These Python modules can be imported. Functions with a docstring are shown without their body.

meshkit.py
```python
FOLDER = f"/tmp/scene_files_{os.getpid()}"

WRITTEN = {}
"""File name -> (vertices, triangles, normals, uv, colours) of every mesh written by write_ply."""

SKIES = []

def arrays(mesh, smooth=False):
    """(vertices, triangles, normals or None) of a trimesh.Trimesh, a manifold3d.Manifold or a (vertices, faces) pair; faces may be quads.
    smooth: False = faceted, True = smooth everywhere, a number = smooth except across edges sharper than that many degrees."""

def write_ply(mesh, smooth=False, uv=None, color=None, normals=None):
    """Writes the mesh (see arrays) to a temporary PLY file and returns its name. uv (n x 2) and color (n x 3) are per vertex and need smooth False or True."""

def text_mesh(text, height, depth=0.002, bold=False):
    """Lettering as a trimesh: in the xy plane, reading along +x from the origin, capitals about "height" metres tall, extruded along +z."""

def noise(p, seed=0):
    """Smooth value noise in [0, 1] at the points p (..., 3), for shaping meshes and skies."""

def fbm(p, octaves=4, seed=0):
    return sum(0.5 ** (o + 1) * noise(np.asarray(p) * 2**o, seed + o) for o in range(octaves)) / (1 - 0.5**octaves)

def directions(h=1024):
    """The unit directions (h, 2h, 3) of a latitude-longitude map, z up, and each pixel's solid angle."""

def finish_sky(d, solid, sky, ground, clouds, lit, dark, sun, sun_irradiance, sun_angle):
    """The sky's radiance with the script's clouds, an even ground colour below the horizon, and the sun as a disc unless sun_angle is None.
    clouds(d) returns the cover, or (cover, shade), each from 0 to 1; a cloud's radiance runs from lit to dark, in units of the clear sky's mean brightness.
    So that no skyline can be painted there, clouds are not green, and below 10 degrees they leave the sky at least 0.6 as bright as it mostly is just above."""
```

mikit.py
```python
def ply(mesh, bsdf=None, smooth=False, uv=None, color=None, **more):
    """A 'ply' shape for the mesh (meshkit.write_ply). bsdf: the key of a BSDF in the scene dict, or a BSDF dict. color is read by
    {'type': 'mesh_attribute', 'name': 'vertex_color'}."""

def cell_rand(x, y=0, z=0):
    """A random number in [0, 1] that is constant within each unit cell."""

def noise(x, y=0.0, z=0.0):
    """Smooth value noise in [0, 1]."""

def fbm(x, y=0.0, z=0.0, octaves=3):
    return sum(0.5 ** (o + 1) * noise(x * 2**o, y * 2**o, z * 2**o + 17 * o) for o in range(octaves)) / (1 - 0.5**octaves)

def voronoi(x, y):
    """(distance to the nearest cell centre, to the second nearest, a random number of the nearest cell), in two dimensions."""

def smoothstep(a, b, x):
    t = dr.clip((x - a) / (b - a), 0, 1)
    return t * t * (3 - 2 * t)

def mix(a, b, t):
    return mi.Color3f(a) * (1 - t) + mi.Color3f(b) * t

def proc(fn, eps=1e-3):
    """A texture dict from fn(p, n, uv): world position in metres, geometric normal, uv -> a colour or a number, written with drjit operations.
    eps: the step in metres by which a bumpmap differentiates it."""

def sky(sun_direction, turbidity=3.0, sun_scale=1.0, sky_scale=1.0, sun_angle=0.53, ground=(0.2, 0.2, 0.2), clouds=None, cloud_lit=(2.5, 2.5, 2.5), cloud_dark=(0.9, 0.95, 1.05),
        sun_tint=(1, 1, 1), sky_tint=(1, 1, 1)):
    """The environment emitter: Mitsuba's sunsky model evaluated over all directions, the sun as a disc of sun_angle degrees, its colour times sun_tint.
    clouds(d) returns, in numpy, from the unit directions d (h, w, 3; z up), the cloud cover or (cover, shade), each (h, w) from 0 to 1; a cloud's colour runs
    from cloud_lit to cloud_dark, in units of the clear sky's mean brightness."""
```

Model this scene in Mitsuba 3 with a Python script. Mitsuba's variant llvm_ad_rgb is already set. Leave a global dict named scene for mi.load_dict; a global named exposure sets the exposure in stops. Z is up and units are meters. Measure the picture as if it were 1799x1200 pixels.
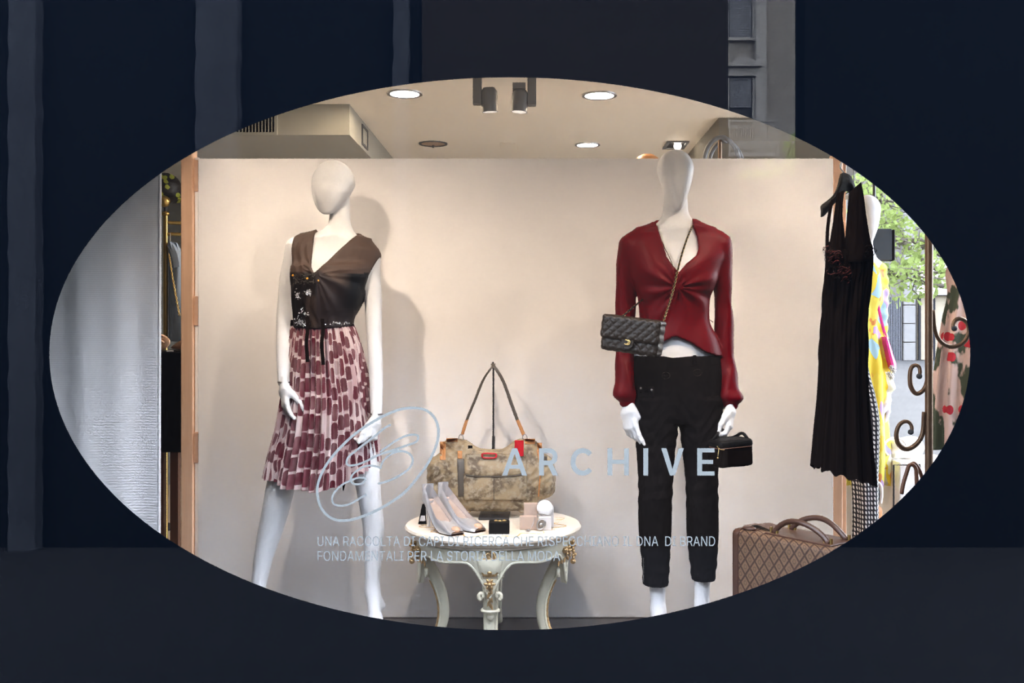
import math, random, numpy as np, trimesh, mitsuba as mi, drjit as dr
import mikit, meshkit
from shapely.geometry import Polygon, LineString, Point
from shapely import union_all
from scipy.interpolate import PchipInterpolator, CubicSpline

# ---------------------------------------------------------------- camera, sky, exposure
F, CX, CY, HC, YC = 1750.0, 940.0, 587.0, 1.20, -2.75     # focal length and principal point in pixels of 1799 x 1200; eye height and y
exposure = 1.0
scene, labels = {}, {}
T = mi.ScalarTransform4f
scene['camera'] = {
    'type': 'perspective', 'fov': 2 * math.degrees(math.atan(1799 / 2 / F)), 'fov_axis': 'x',
    'principal_point_offset_x': (899.5 - CX) / 1799, 'principal_point_offset_y': (600 - CY) / 1200,
    'near_clip': 0.05, 'far_clip': 500.0,
    'to_world': T().look_at(origin=[0, YC, HC], target=[0, YC + 1, HC], up=[0, 0, 1])}


def cloud_cover(d):
    return 0.55 + 0.3 * (meshkit.fbm(d * 3.0, 4, seed=5) - 0.5)


scene['sky'] = mikit.sky((0.3, 0.6, 0.75), turbidity=4.0, sun_scale=0.0, sky_scale=64.0, ground=(0.2, 0.2, 0.2), clouds=cloud_cover,
                         cloud_lit=(1.05, 1.05, 1.08), cloud_dark=(0.9, 0.93, 0.97), sky_tint=(1.10, 1.0, 0.86))
DOWNLIGHT_L = (165.0, 128.0, 86.0)
SPOT_L = np.array((1.0, 0.83, 0.66))

# lamps hidden above the oval: position, aim, radiance, depth of the lens in its tube, label
DISPLAY_SPOTS = [((-0.86, 0.18, 2.04), (-0.72, 1.15, 1.22), 980.0, 0.052, 'second from the left'), ((0.80, 0.22, 2.16), (0.62, 1.05, 0.60), 1750.0, 0.080, 'fourth from the left'),
                 ((-0.20, 0.20, 2.22), (-0.15, 1.4, 0.7), 1020.0, 0.032, 'middle one'), ((1.16, 0.62, 2.3), (1.10, 1.45, 1.25), 1480.0, 0.045, 'rightmost'), ((-1.22, 0.95, 2.25), (-1.2, 1.45, 1.2), 620.0, 0.040, 'leftmost')]

rng = np.random.default_rng(7)
random.seed(7)


def P(px, py, d):
    """The point that stands d metres before the eye at these pixel coordinates."""
    return np.array([(px - CX) / F * d, YC + d, HC - (py - CY) / F * d])


def PP(pts, d):
    return np.array([P(a, b, d) for a, b in pts])


# ---------------------------------------------------------------- materials
def M(key, bsdf, two=True):
    scene[key] = {'type': 'twosided', 'b': bsdf} if two else bsdf
    return key


def pr(color, rough=0.6, **kw):
    c = color if isinstance(color, dict) else {'type': 'rgb', 'value': list(map(float, color))}
    return {'type': 'principled', 'base_color': c, 'roughness': float(rough), **kw}


def srgb(r, g, b):
    return tuple(((c / 255 + 0.055) / 1.055) ** 2.4 if c > 10 else c / 255 / 12.92 for c in (r, g, b))


VCOL = {'type': 'mesh_attribute', 'name': 'vertex_color'}


def wood_fn(p, n, uv):
    g = mikit.fbm(p.x * 60, p.y * 60, p.z * 2.5, 3)
    return mikit.mix((0.52, 0.31, 0.19), (0.62, 0.40, 0.27), g)


def film_fn(p, n, uv):
    g = mikit.fbm(p.x * 1.3, p.z * 1.3, 0.0, 3)
    return mikit.mix((0.0006, 0.0014, 0.0030), (0.0009, 0.0018, 0.0038), g)


def curtain_fn(p, n, uv):
    w = dr.sin(p.z * 900.0) * 0.5 + 0.5
    return mikit.mix((0.52, 0.50, 0.49), (0.62, 0.60, 0.59), w * 0.6 + 0.4 * mikit.fbm(p.x * 40, p.z * 8, 0.0, 2))


def skirt_fn(p, n, uv):
    u, v = uv.x * 50.0 + 0.5 * mikit.noise(uv.x * 60, uv.y * 6), uv.y * 9.0
    c = dr.floor(u)
    q0 = dr.sin(c * 12.9898 + 4.1) * 437.5453
    vv = v + (q0 - dr.floor(q0)) * 5.0
    r = dr.floor(vv)
    fu, fv = u - c - 0.5, vv - r - 0.5
    k = mikit.cell_rand(c, r, 5)
    hw = 0.36 + 0.20 * mikit.cell_rand(c, r, 6)
    hh = 0.33 + 0.17 * mikit.cell_rand(c, r, 7)
    q = dr.power(dr.abs(fu / hw), 3.0) + dr.power(dr.abs(fv / hh), 5.0)
    on = mikit.smoothstep(1.15, 0.85, q) * mikit.smoothstep(0.06, 0.1, k)
    bg = mikit.mix((0.34, 0.25, 0.245), (0.60, 0.47, 0.45), mikit.fbm(u * 1.5, v * 0.7, 0.0, 2))
    stroke = mikit.mix((0.070, 0.003, 0.011), (0.115, 0.020, 0.030), mikit.smoothstep(0.3, 0.95, k))
    faint = mikit.mix(bg, (0.33, 0.19, 0.20), 0.55 * mikit.smoothstep(0.62, 0.7, mikit.cell_rand(c, r, 9)))
    return mikit.mix(faint, stroke, on * (0.75 + 0.25 * mikit.fbm(u * 3, v * 2, 1.0, 2)))


def jacquard_fn(p, n, uv):
    a = mikit.fbm(p.x * 26 + p.z * 9, p.z * 26 - p.x * 9, p.y * 22, 5)
    b = mikit.fbm(p.x * 85 + 9 - p.z * 30, p.z * 85 + p.x * 30, p.y * 70, 4)
    c = mikit.mix((0.28, 0.205, 0.115), (0.10, 0.066, 0.034), mikit.smoothstep(0.38, 0.66, a))
    return mikit.mix(c, (0.32, 0.26, 0.18), mikit.smoothstep(0.45, 0.72, b) * 0.75)


def check_fn(p, n, uv):
    u, v = uv.x, uv.y
    fu, fv = u - dr.floor(u) - 0.5, v - dr.floor(v) - 0.5
    q = dr.square(fu / 0.27) + dr.square((fv + 0.5 * fu) / 0.33)
    return mikit.mix((0.75, 0.75, 0.77), (0.006, 0.006, 0.012), mikit.smoothstep(0.8, 1.2, q))


def yellow_fn(p, n, uv):
    d1, d2, r = mikit.voronoi(p.x * 17 + p.y * 9, p.z * 13 + mikit.fbm(p.x * 12, p.z * 12, p.y * 12, 2) * 1.5)
    c = mikit.mix((0.561, 0.409, 0.013), (0.581, 0.528, 0.079), mikit.smoothstep(0.2, 0.3, r))
    c = mikit.mix(c, (0.528, 0.502, 0.363), mikit.smoothstep(0.58, 0.60, r))
    c = mikit.mix(c, (0.343, 0.211, 0.383), mikit.smoothstep(0.66, 0.68, r))
    c = mikit.mix(c, (0.238, 0.383, 0.449), mikit.smoothstep(0.78, 0.80, r))
    c = mikit.mix(c, (0.581, 0.475, 0.033), mikit.smoothstep(0.89, 0.90, r))
    return mikit.mix(c, (0.495, 0.165, 0.026), mikit.smoothstep(0.70, 0.76, mikit.fbm(p.x * 30, p.z * 30, p.y * 30, 2)))


def floral_fn(p, n, uv):
    a = mikit.fbm(p.x * 20 + 3, p.z * 11, p.y * 20, 4)
    c = mikit.mix((0.62, 0.44, 0.38), (0.045, 0.06, 0.03), mikit.smoothstep(0.50, 0.58, a))
    d1, d2, r = mikit.voronoi(p.x * 18, p.z * 14)
    return mikit.mix(c, (0.50, 0.02, 0.03), mikit.smoothstep(0.30, 0.26, d1) * mikit.smoothstep(0.68, 0.70, r))


def monogram_fn(p, n, uv):
    u, v = uv.x, uv.y
    a, b = u + v, u - v
    fa, fb = dr.abs(a - dr.floor(a) - 0.5), dr.abs(b - dr.floor(b) - 0.5)
    line = mikit.smoothstep(0.36, 0.44, dr.maximum(fa, fb))
    ring = mikit.smoothstep(0.06, 0.02, dr.abs(dr.sqrt(dr.square(fa) + dr.square(fb)) - 0.18))
    base = mikit.mix((0.095, 0.050, 0.026), (0.15, 0.085, 0.045), mikit.fbm(p.x * 30, p.z * 30, p.y * 30, 3))
    return mikit.mix(base, (0.040, 0.016, 0.009), dr.maximum(line, ring * 0.6))


def gilt_fn(p, n, uv):
    return mikit.mix((0.30, 0.18, 0.07), (0.70, 0.48, 0.24), mikit.fbm(p.x * 120, p.z * 120, p.y * 120, 3))


def facade_fn(p, n, uv):
    return mikit.mix((0.115, 0.104, 0.095), (0.14, 0.127, 0.117), mikit.fbm(p.x * 0.6, p.z * 0.6, p.y, 3))


def plaster_fn(p, n, uv):
    return mikit.mix((0.022, 0.025, 0.034), (0.038, 0.043, 0.056), mikit.fbm(p.x * 5, p.z * 2.2, p.y * 5, 4))


def paving_fn(p, n, uv):
    return mikit.mix((0.021, 0.0205, 0.0205), (0.030, 0.029, 0.0285), mikit.fbm(p.x * 0.9, p.y * 0.9, 0.0, 4))


def denim_fn(p, n, uv):
    return mikit.mix((0.0030, 0.0026, 0.0028), (0.0085, 0.0070, 0.0072), mikit.fbm(p.x * 90, p.z * 50, p.y * 90, 3))


def hat_fn(p, n, uv):
    d1, d2, r = mikit.voronoi(p.x * 26 + p.y * 10, p.z * 26)
    return mikit.mix((0.012, 0.008, 0.006), (0.34, 0.36, 0.05), mikit.smoothstep(0.45, 0.38, d1) * mikit.smoothstep(0.5, 0.55, r))


px_ = mikit.proc
M('m_panel', pr((0.86, 0.83, 0.80), 0.5, specular=0.2))
M('m_white', pr((0.82, 0.80, 0.77), 0.5))
M('m_ceiling', pr((0.80, 0.75, 0.67), 0.7))
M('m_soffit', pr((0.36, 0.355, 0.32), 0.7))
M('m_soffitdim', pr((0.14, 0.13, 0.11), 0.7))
M('m_shopwall', pr((0.11, 0.105, 0.092), 0.7, specular=0.2))
M('m_shopfloor', pr((0.40, 0.33, 0.25), 0.5))
M('m_darkfloor', pr((0.035, 0.025, 0.02), 0.35))
M('m_wood', pr(px_(wood_fn), 0.5))
M('m_film', {'type': 'diffuse', 'reflectance': px_(film_fn)})
M('m_decal', {'type': 'diffuse', 'reflectance': {'type': 'rgb', 'value': [0.225, 0.238, 0.232]}})
M('m_curtain', {'type': 'bumpmap', 'scale': 1.0, 't': px_(lambda p, n, uv: 0.0005 * dr.sin(p.z * 700.0)), 'b': pr(px_(curtain_fn), 0.9)})
M('m_mannequin', pr((0.65, 0.64, 0.63), 0.5, specular=0.2))
M('m_vcol', pr(VCOL, 0.7))
M('m_sheer', pr(VCOL, 0.55, specular=0.15))
M('m_black', pr((0.0045, 0.004, 0.004), 0.6, specular=0.08))
M('m_blackcloth', {'type': 'diffuse', 'reflectance': {'type': 'rgb', 'value': [0.0055, 0.0036, 0.0030]}})
M('m_blackmetal', pr((0.015, 0.015, 0.017), 0.35))
M('m_blackleather', {'type': 'bumpmap', 'scale': 1.0, 't': px_(lambda p, n, uv: 0.0012 * mikit.fbm(p.x * 160, p.y * 160, p.z * 160, 3), 5e-4), 'b': pr((0.016, 0.0105, 0.007), 0.36, specular=0.24)})
M('m_denim', {'type': 'diffuse', 'reflectance': px_(denim_fn)})
M('m_skirt', {'type': 'diffuse', 'reflectance': px_(skirt_fn)})
M('m_red', pr((0.078, 0.0008, 0.0036), 0.48, specular=0.08))
M('m_darkred', pr((0.06, 0.008, 0.008), 0.6))
M('m_handle', pr((0.13, 0.055, 0.03), 0.4))
M('m_darkpaving', {'type': 'diffuse', 'reflectance': {'type': 'rgb', 'value': [0.02, 0.021, 0.024]}})
M('m_silver', pr((0.76, 0.75, 0.76), 0.25, metallic=0.8))
M('m_silverdark', pr((0.42, 0.40, 0.38), 0.35, metallic=1.0))
M('m_gold', pr((0.80, 0.55, 0.22), 0.25, metallic=1.0))
M('m_amber', pr((0.75, 0.35, 0.05), 0.15))
M('m_brass', pr((0.42, 0.29, 0.10), 0.3, metallic=1.0))
M('m_bronze', pr((0.15, 0.095, 0.06), 0.36, metallic=0.6))
M('m_gilt', pr(px_(gilt_fn), 0.35, metallic=0.8))
M('m_cream', pr((0.50, 0.465, 0.35), 0.4))
M('m_creamtop', pr((0.68, 0.59, 0.47), 0.35))
M('m_creamshade', pr((0.52, 0.52, 0.46), 0.4))
M('m_ochre', pr((0.55, 0.32, 0.11), 0.5))
M('m_jacquard', pr(px_(jacquard_fn), 0.6))
M('m_tan', pr((0.45, 0.20, 0.07), 0.5))
M('m_strap', pr((0.075, 0.06, 0.045), 0.45))
M('m_redtag', pr((0.42, 0.008, 0.015), 0.35))
M('m_beigecard', pr((0.36, 0.26, 0.20), 0.6))
M('m_stonecard', pr((0.50, 0.47, 0.45), 0.55))
M('m_pearl', pr((0.85, 0.82, 0.78), 0.2))
M('m_brownleather', pr((0.055, 0.024, 0.015), 0.38))
M('m_monogram', pr(px_(monogram_fn), 0.55))
M('m_check', pr(px_(check_fn), 0.7))
M('m_yellow', pr(px_(yellow_fn), 0.7))
M('m_floral', pr(px_(floral_fn), 0.7))
M('m_pink', pr((0.55, 0.03, 0.22), 0.45))
M('m_greyjacket', pr((0.20, 0.24, 0.30), 0.8))
M('m_hat', pr(px_(hat_fn), 0.5))
M('m_nude', pr((0.50, 0.30, 0.19), 0.5))
M('m_greybox', pr((0.045, 0.052, 0.062), 0.6, specular=0.2))
M('m_lampgrey', pr((0.10, 0.105, 0.115), 0.45))
M('m_darkstreet', {'type': 'diffuse', 'reflectance': {'type': 'rgb', 'value': [0.006, 0.007, 0.0095]}})
M('m_plaster', pr(px_(plaster_fn), 0.85, specular=0.1))
M('m_plasterdim', {'type': 'diffuse', 'reflectance': {'type': 'rgb', 'value': [0.019, 0.017, 0.017]}})
M('m_navywall', pr((0.012, 0.018, 0.03), 0.7, specular=0.2))
M('m_facade', pr(px_(facade_fn), 0.85))
M('m_facadetrim', pr((0.18, 0.17, 0.165), 0.8))
M('m_shutter', pr((0.085, 0.087, 0.102), 0.7))
M('m_darkgap', pr((0.02, 0.02, 0.024), 0.6, specular=0.1))
M('m_paving', pr(px_(paving_fn), 0.9))
M('m_beigeshop', pr((0.30, 0.25, 0.18), 0.7))
M('m_leaf', {'type': 'principledthin', 'base_color': {'type': 'rgb', 'value': [0.24, 0.30, 0.10]}, 'roughness': 0.6, 'diff_trans': 1.0}, two=False)
M('m_bark', pr((0.12, 0.10, 0.08), 0.9))
M('m_glass', {'type': 'thindielectric', 'int_ior': 1.5}, two=False)

# ---------------------------------------------------------------- mesh helpers
cat_ = trimesh.util.concatenate


def put(key, mesh, mat, smooth=False, label=None, cat=None, group=None, kind=None, **kw):
    n, base = 0, key
    while key in scene:
        n += 1
        key = f'{base}_{n:03d}'
    scene[key] = mikit.ply(mesh, mat, smooth=smooth, **kw)
    e = {k: v for k, v in (('label', label), ('category', cat), ('group', group), ('kind', kind)) if v}
    if e:
        labels[key] = e
    return key


THINGS = set()


def thing(name, label, cat, group=None):
    n, key = 0, name
    while key in THINGS or key in scene:
        n += 1
        key = f'{name}_{n:03d}'
    THINGS.add(key)
    labels[key] = {'label': label, 'category': cat, **({'group': group} if group else {})}
    return key


def part(t, name, mesh, mat, smooth=False, label=None, **kw):
    return put(f'{t}__{name}', mesh, mat, smooth, label, **kw)


def struct(name, mesh, mat, smooth=False, label=None):
    return put(name, mesh, mat, smooth, label, kind='structure')


def TM(v, f):
    f = np.asarray(f)
    if len(f) and f.shape[1] == 4:
        f = np.vstack([f[:, [0, 1, 2]], f[:, [0, 2, 3]]])
    return trimesh.Trimesh(np.asarray(v, float), f, process=False)


def box(x0, x1, y0, y1, z0, z1, c=0.0):
    """An axis-parallel box with chamfered edges."""
    lo, hi = np.minimum([x0, y0, z0], [x1, y1, z1]), np.maximum([x0, y0, z0], [x1, y1, z1])
    if c <= 0:
        m = trimesh.creation.box(hi - lo)
        m.apply_translation((lo + hi) / 2)
        return m
    pts = []
    for s in np.ndindex(2, 2, 2):
        k = np.where(np.array(s) == 0, lo, hi)
        inn = np.where(np.array(s) == 0, c, -c)
        for a in range(3):
            q = k + inn
            q[a] = k[a]
            pts.append(q)
    return trimesh.convex.convex_hull(np.array(pts))


def frame(o, u, v, w):
    m = np.eye(4)
    m[:3, 0], m[:3, 1], m[:3, 2], m[:3, 3] = u, v, w, o
    return m


def xf(mesh, m):
    mesh = mesh.copy()
    v = mesh.vertices @ m[:3, :3].T + m[:3, 3]
    f = mesh.faces if np.linalg.det(m[:3, :3]) > 0 else mesh.faces[:, ::-1]
    return trimesh.Trimesh(v, f, process=False)


def yaw(a, o=(0, 0, 0), tilt=0.0):
    r = trimesh.transformations.rotation_matrix(a, [0, 0, 1]) @ trimesh.transformations.rotation_matrix(tilt, [0, 1, 0])
    r[:3, 3] = o
    return r


def unit(v):
    v = np.asarray(v, float)
    return v / (np.linalg.norm(v) + 1e-12)


def tube(pts, r, n=10, closed=False, spline=0):
    pts = np.asarray(pts, float)
    if spline:
        t = np.concatenate([[0], np.cumsum(np.linalg.norm(np.diff(pts, axis=0), axis=1))])
        q = np.linspace(0, t[-1], spline)
        r = np.interp(q, t, np.broadcast_to(r, (len(pts),)))
        pts = CubicSpline(t, pts)(q)
    r = np.broadcast_to(r, (len(pts),))
    tan = np.roll(pts, -1, 0) - np.roll(pts, 1, 0) if closed else np.gradient(pts, axis=0)
    tan /= np.linalg.norm(tan, axis=1, keepdims=True) + 1e-12
    a = unit(np.cross(tan[0], [0.13, 0.31, 0.94] if abs(tan[0][2]) < 0.8 else [0.95, 0.2, 0.1]))
    rings, ang = [], np.arange(n) * 2 * np.pi / n
    for k in range(len(pts)):
        a = unit(a - tan[k] * (a @ tan[k]))
        b = np.cross(tan[k], a)
        rings.append(pts[k] + r[k] * (np.cos(ang)[:, None] * a + np.sin(ang)[:, None] * b))
    v = np.vstack(rings)
    m = len(pts)
    f = []
    for k in range(m if closed else m - 1):
        for j in range(n):
            k2, j2 = (k + 1) % m, (j + 1) % n
            f.append([k * n + j, k * n + j2, k2 * n + j2, k2 * n + j])
    f = np.array(f)
    f = np.vstack([f[:, [0, 1, 2]], f[:, [0, 2, 3]]])
    if not closed:
        v = np.vstack([v, pts[0], pts[-1]])
        c0, c1 = len(v) - 2, len(v) - 1
        j = np.arange(n)
        f = np.vstack([f, np.stack([(j + 1) % n, j, j * 0 + c0], 1), np.stack([(m - 1) * n + j, (m - 1) * n + (j + 1) % n, j * 0 + c1], 1)])
    return TM(v, f)


def lathe(prof, n=48, center=(0, 0, 0), axis=None):
    """A profile of (radius, height) turned about z."""
    prof = np.asarray(prof, float)
    ang = np.arange(n) * 2 * np.pi / n
    v = np.stack([prof[:, None, 0] * np.cos(ang), prof[:, None, 0] * np.sin(ang), np.broadcast_to(prof[:, None, 1], (len(prof), n))], -1).reshape(-1, 3)
    i, j = np.meshgrid(np.arange(len(prof) - 1), np.arange(n), indexing='ij')
    j2 = (j + 1) % n
    f = np.stack([i * n + j, i * n + j2, (i + 1) * n + j2, (i + 1) * n + j], -1).reshape(-1, 4)
    m = TM(v, f)
    if axis is not None:
        m.apply_transform(trimesh.geometry.align_vectors([0, 0, 1], unit(axis)))
    m.apply_translation(center)
    return m


def grid(pts, wrap=False):
    """A sheet through an array of points (rows, columns, 3)."""
    r, c = pts.shape[:2]
    i, j = np.meshgrid(np.arange(r - 1), np.arange(c if wrap else c - 1), indexing='ij')
    j2 = (j + 1) % c
    f = np.stack([i * c + j, i * c + j2, (i + 1) * c + j2, (i + 1) * c + j], -1).reshape(-1, 4)
    return TM(pts.reshape(-1, 3), f)


def slab(pts, t):
    """A sheet (rows, columns, 3) given a thickness t backwards (+y)."""
    r, c = pts.shape[:2]
    a, b = grid(pts), grid(pts + [0, t, 0])
    b.faces = b.faces[:, ::-1]
    rim = list(range(c)) + [k * c + c - 1 for k in range(1, r)] + list(range(r * c - 2, (r - 1) * c - 1, -1)) + [k * c for k in range(r - 2, 0, -1)]
    n = r * c
    f = [[rim[k], rim[(k + 1) % len(rim)], rim[(k + 1) % len(rim)] + n, rim[k] + n] for k in range(len(rim))]
    f = np.array(f)
    f = np.vstack([f[:, [0, 1, 2]], f[:, [0, 2, 3]]])[:, ::-1]
    return TM(np.vstack([a.vertices, b.vertices]), np.vstack([a.faces, b.faces + n, f]))


def prism(poly, y0, y1):
    """A shapely polygon of (x, z) extruded from y0 to y1."""
    ms = [trimesh.creation.extrude_polygon(g, abs(y1 - y0), engine='earcut') for g in getattr(poly, 'geoms', [poly])]
    m = cat_(ms)
    m.vertices = np.stack([m.vertices[:, 0], max(y0, y1) - m.vertices[:, 2], m.vertices[:, 1]], 1)
    return m


def ball(c, r, sub=2):
    m = trimesh.creation.icosphere(subdivisions=sub, radius=1.0)
    m.vertices = m.vertices * r + np.asarray(c)
    return m


def ribbon(pts, width, wdir, t=0.002):
    """A flat band along the points, width metres wide along wdir."""
    pts = np.asarray(pts, float)
    w = np.asarray(wdir, float) * 0.5
    wd = np.broadcast_to(np.asarray(width, float), (len(pts),))[:, None]
    return slab(np.stack([pts - w * wd, pts + w * wd], 1), t)


def curve(pts, n):
    pts = np.asarray(pts, float)
    t = np.concatenate([[0], np.cumsum(np.linalg.norm(np.diff(pts, axis=0), axis=1))])
    return CubicSpline(t, pts)(np.linspace(0, t[-1], n))


# ---------------------------------------------------------------- implicit bodies: smooth unions, meshed by surface nets
def smin(a, b, k=0.02):
    h = np.maximum(k - np.abs(a - b), 0) / k
    return np.minimum(a, b) - h * h * k * 0.25


def cap(p, a, b, ra, rb):
    a, b = np.asarray(a, np.float32), np.asarray(b, np.float32)
    pa, ba = p - a, b - a
    h = np.clip(pa @ ba / (ba @ ba + 1e-12), 0, 1)
    return np.linalg.norm(pa - h[:, None] * ba, axis=1) - (ra + (rb - ra) * h)


def chain(p, pts, rad, k=0.02):
    d = None
    for i in range(len(pts) - 1):
        c = cap(p, pts[i], pts[i + 1], rad[i], rad[i + 1])
        d = c if d is None else smin(d, c, k)
    return d


def ell(p, c, r):
    q = (p - np.asarray(c, np.float32)) / np.asarray(r, np.float32)
    k0 = np.linalg.norm(q, axis=1)
    k1 = np.linalg.norm(q / np.asarray(r, np.float32), axis=1)
    return k0 * (k0 - 1) / (k1 + 1e-9)


def rows_px(rows, d):
    """Rows (pixel y, left, right, half depth, depth centre) -> arrays over z, for a body standing at depth d."""
    a = np.array(rows, float)
    z = HC - (a[:, 0] - CY) / F * d
    cx = ((a[:, 1] + a[:, 2]) / 2 - CX) / F * d
    rx = (a[:, 2] - a[:, 1]) / 2 / F * d
    o = np.argsort(z)
    return [PchipInterpolator(z[o], q[o]) for q in (cx, a[:, 4] + YC + d, rx, a[:, 3])] + [z.min(), z.max()]


def loft(p, R, e=2.0):
    zc = np.clip(p[:, 2], R[4], R[5])
    cx, cy, rx, ry = (R[k](zc) for k in range(4))
    q = (np.abs((p[:, 0] - cx) / rx) ** e + np.abs((p[:, 1] - cy) / ry) ** e) ** (1 / e)
    d = (q - 1) * np.minimum(rx, ry)
    return np.maximum(d, np.maximum(R[4] - p[:, 2], p[:, 2] - R[5]))


def poly_sdf(p2, poly):
    """Signed distance to a polygon (n, 2), negative inside."""
    v = np.asarray(poly, np.float32)
    d = np.full(len(p2), 1e9, np.float32)
    s = np.zeros(len(p2), bool)
    for i in range(len(v)):
        a, b = v[i], v[(i + 1) % len(v)]
        e, w = b - a, p2 - a
        h = np.clip(w @ e / (e @ e + 1e-12), 0, 1)
        d = np.minimum(d, np.sum((w - h[:, None] * e) ** 2, 1))
        c = (p2[:, 1] >= a[1]) != (p2[:, 1] >= b[1])
        if c.any():
            xx = a[0] + (p2[:, 1] - a[1]) * e[0] / (e[1] if e[1] != 0 else 1e-9)
            s ^= c & (p2[:, 0] < xx)
    return np.where(s, -1, 1) * np.sqrt(d)


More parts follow.
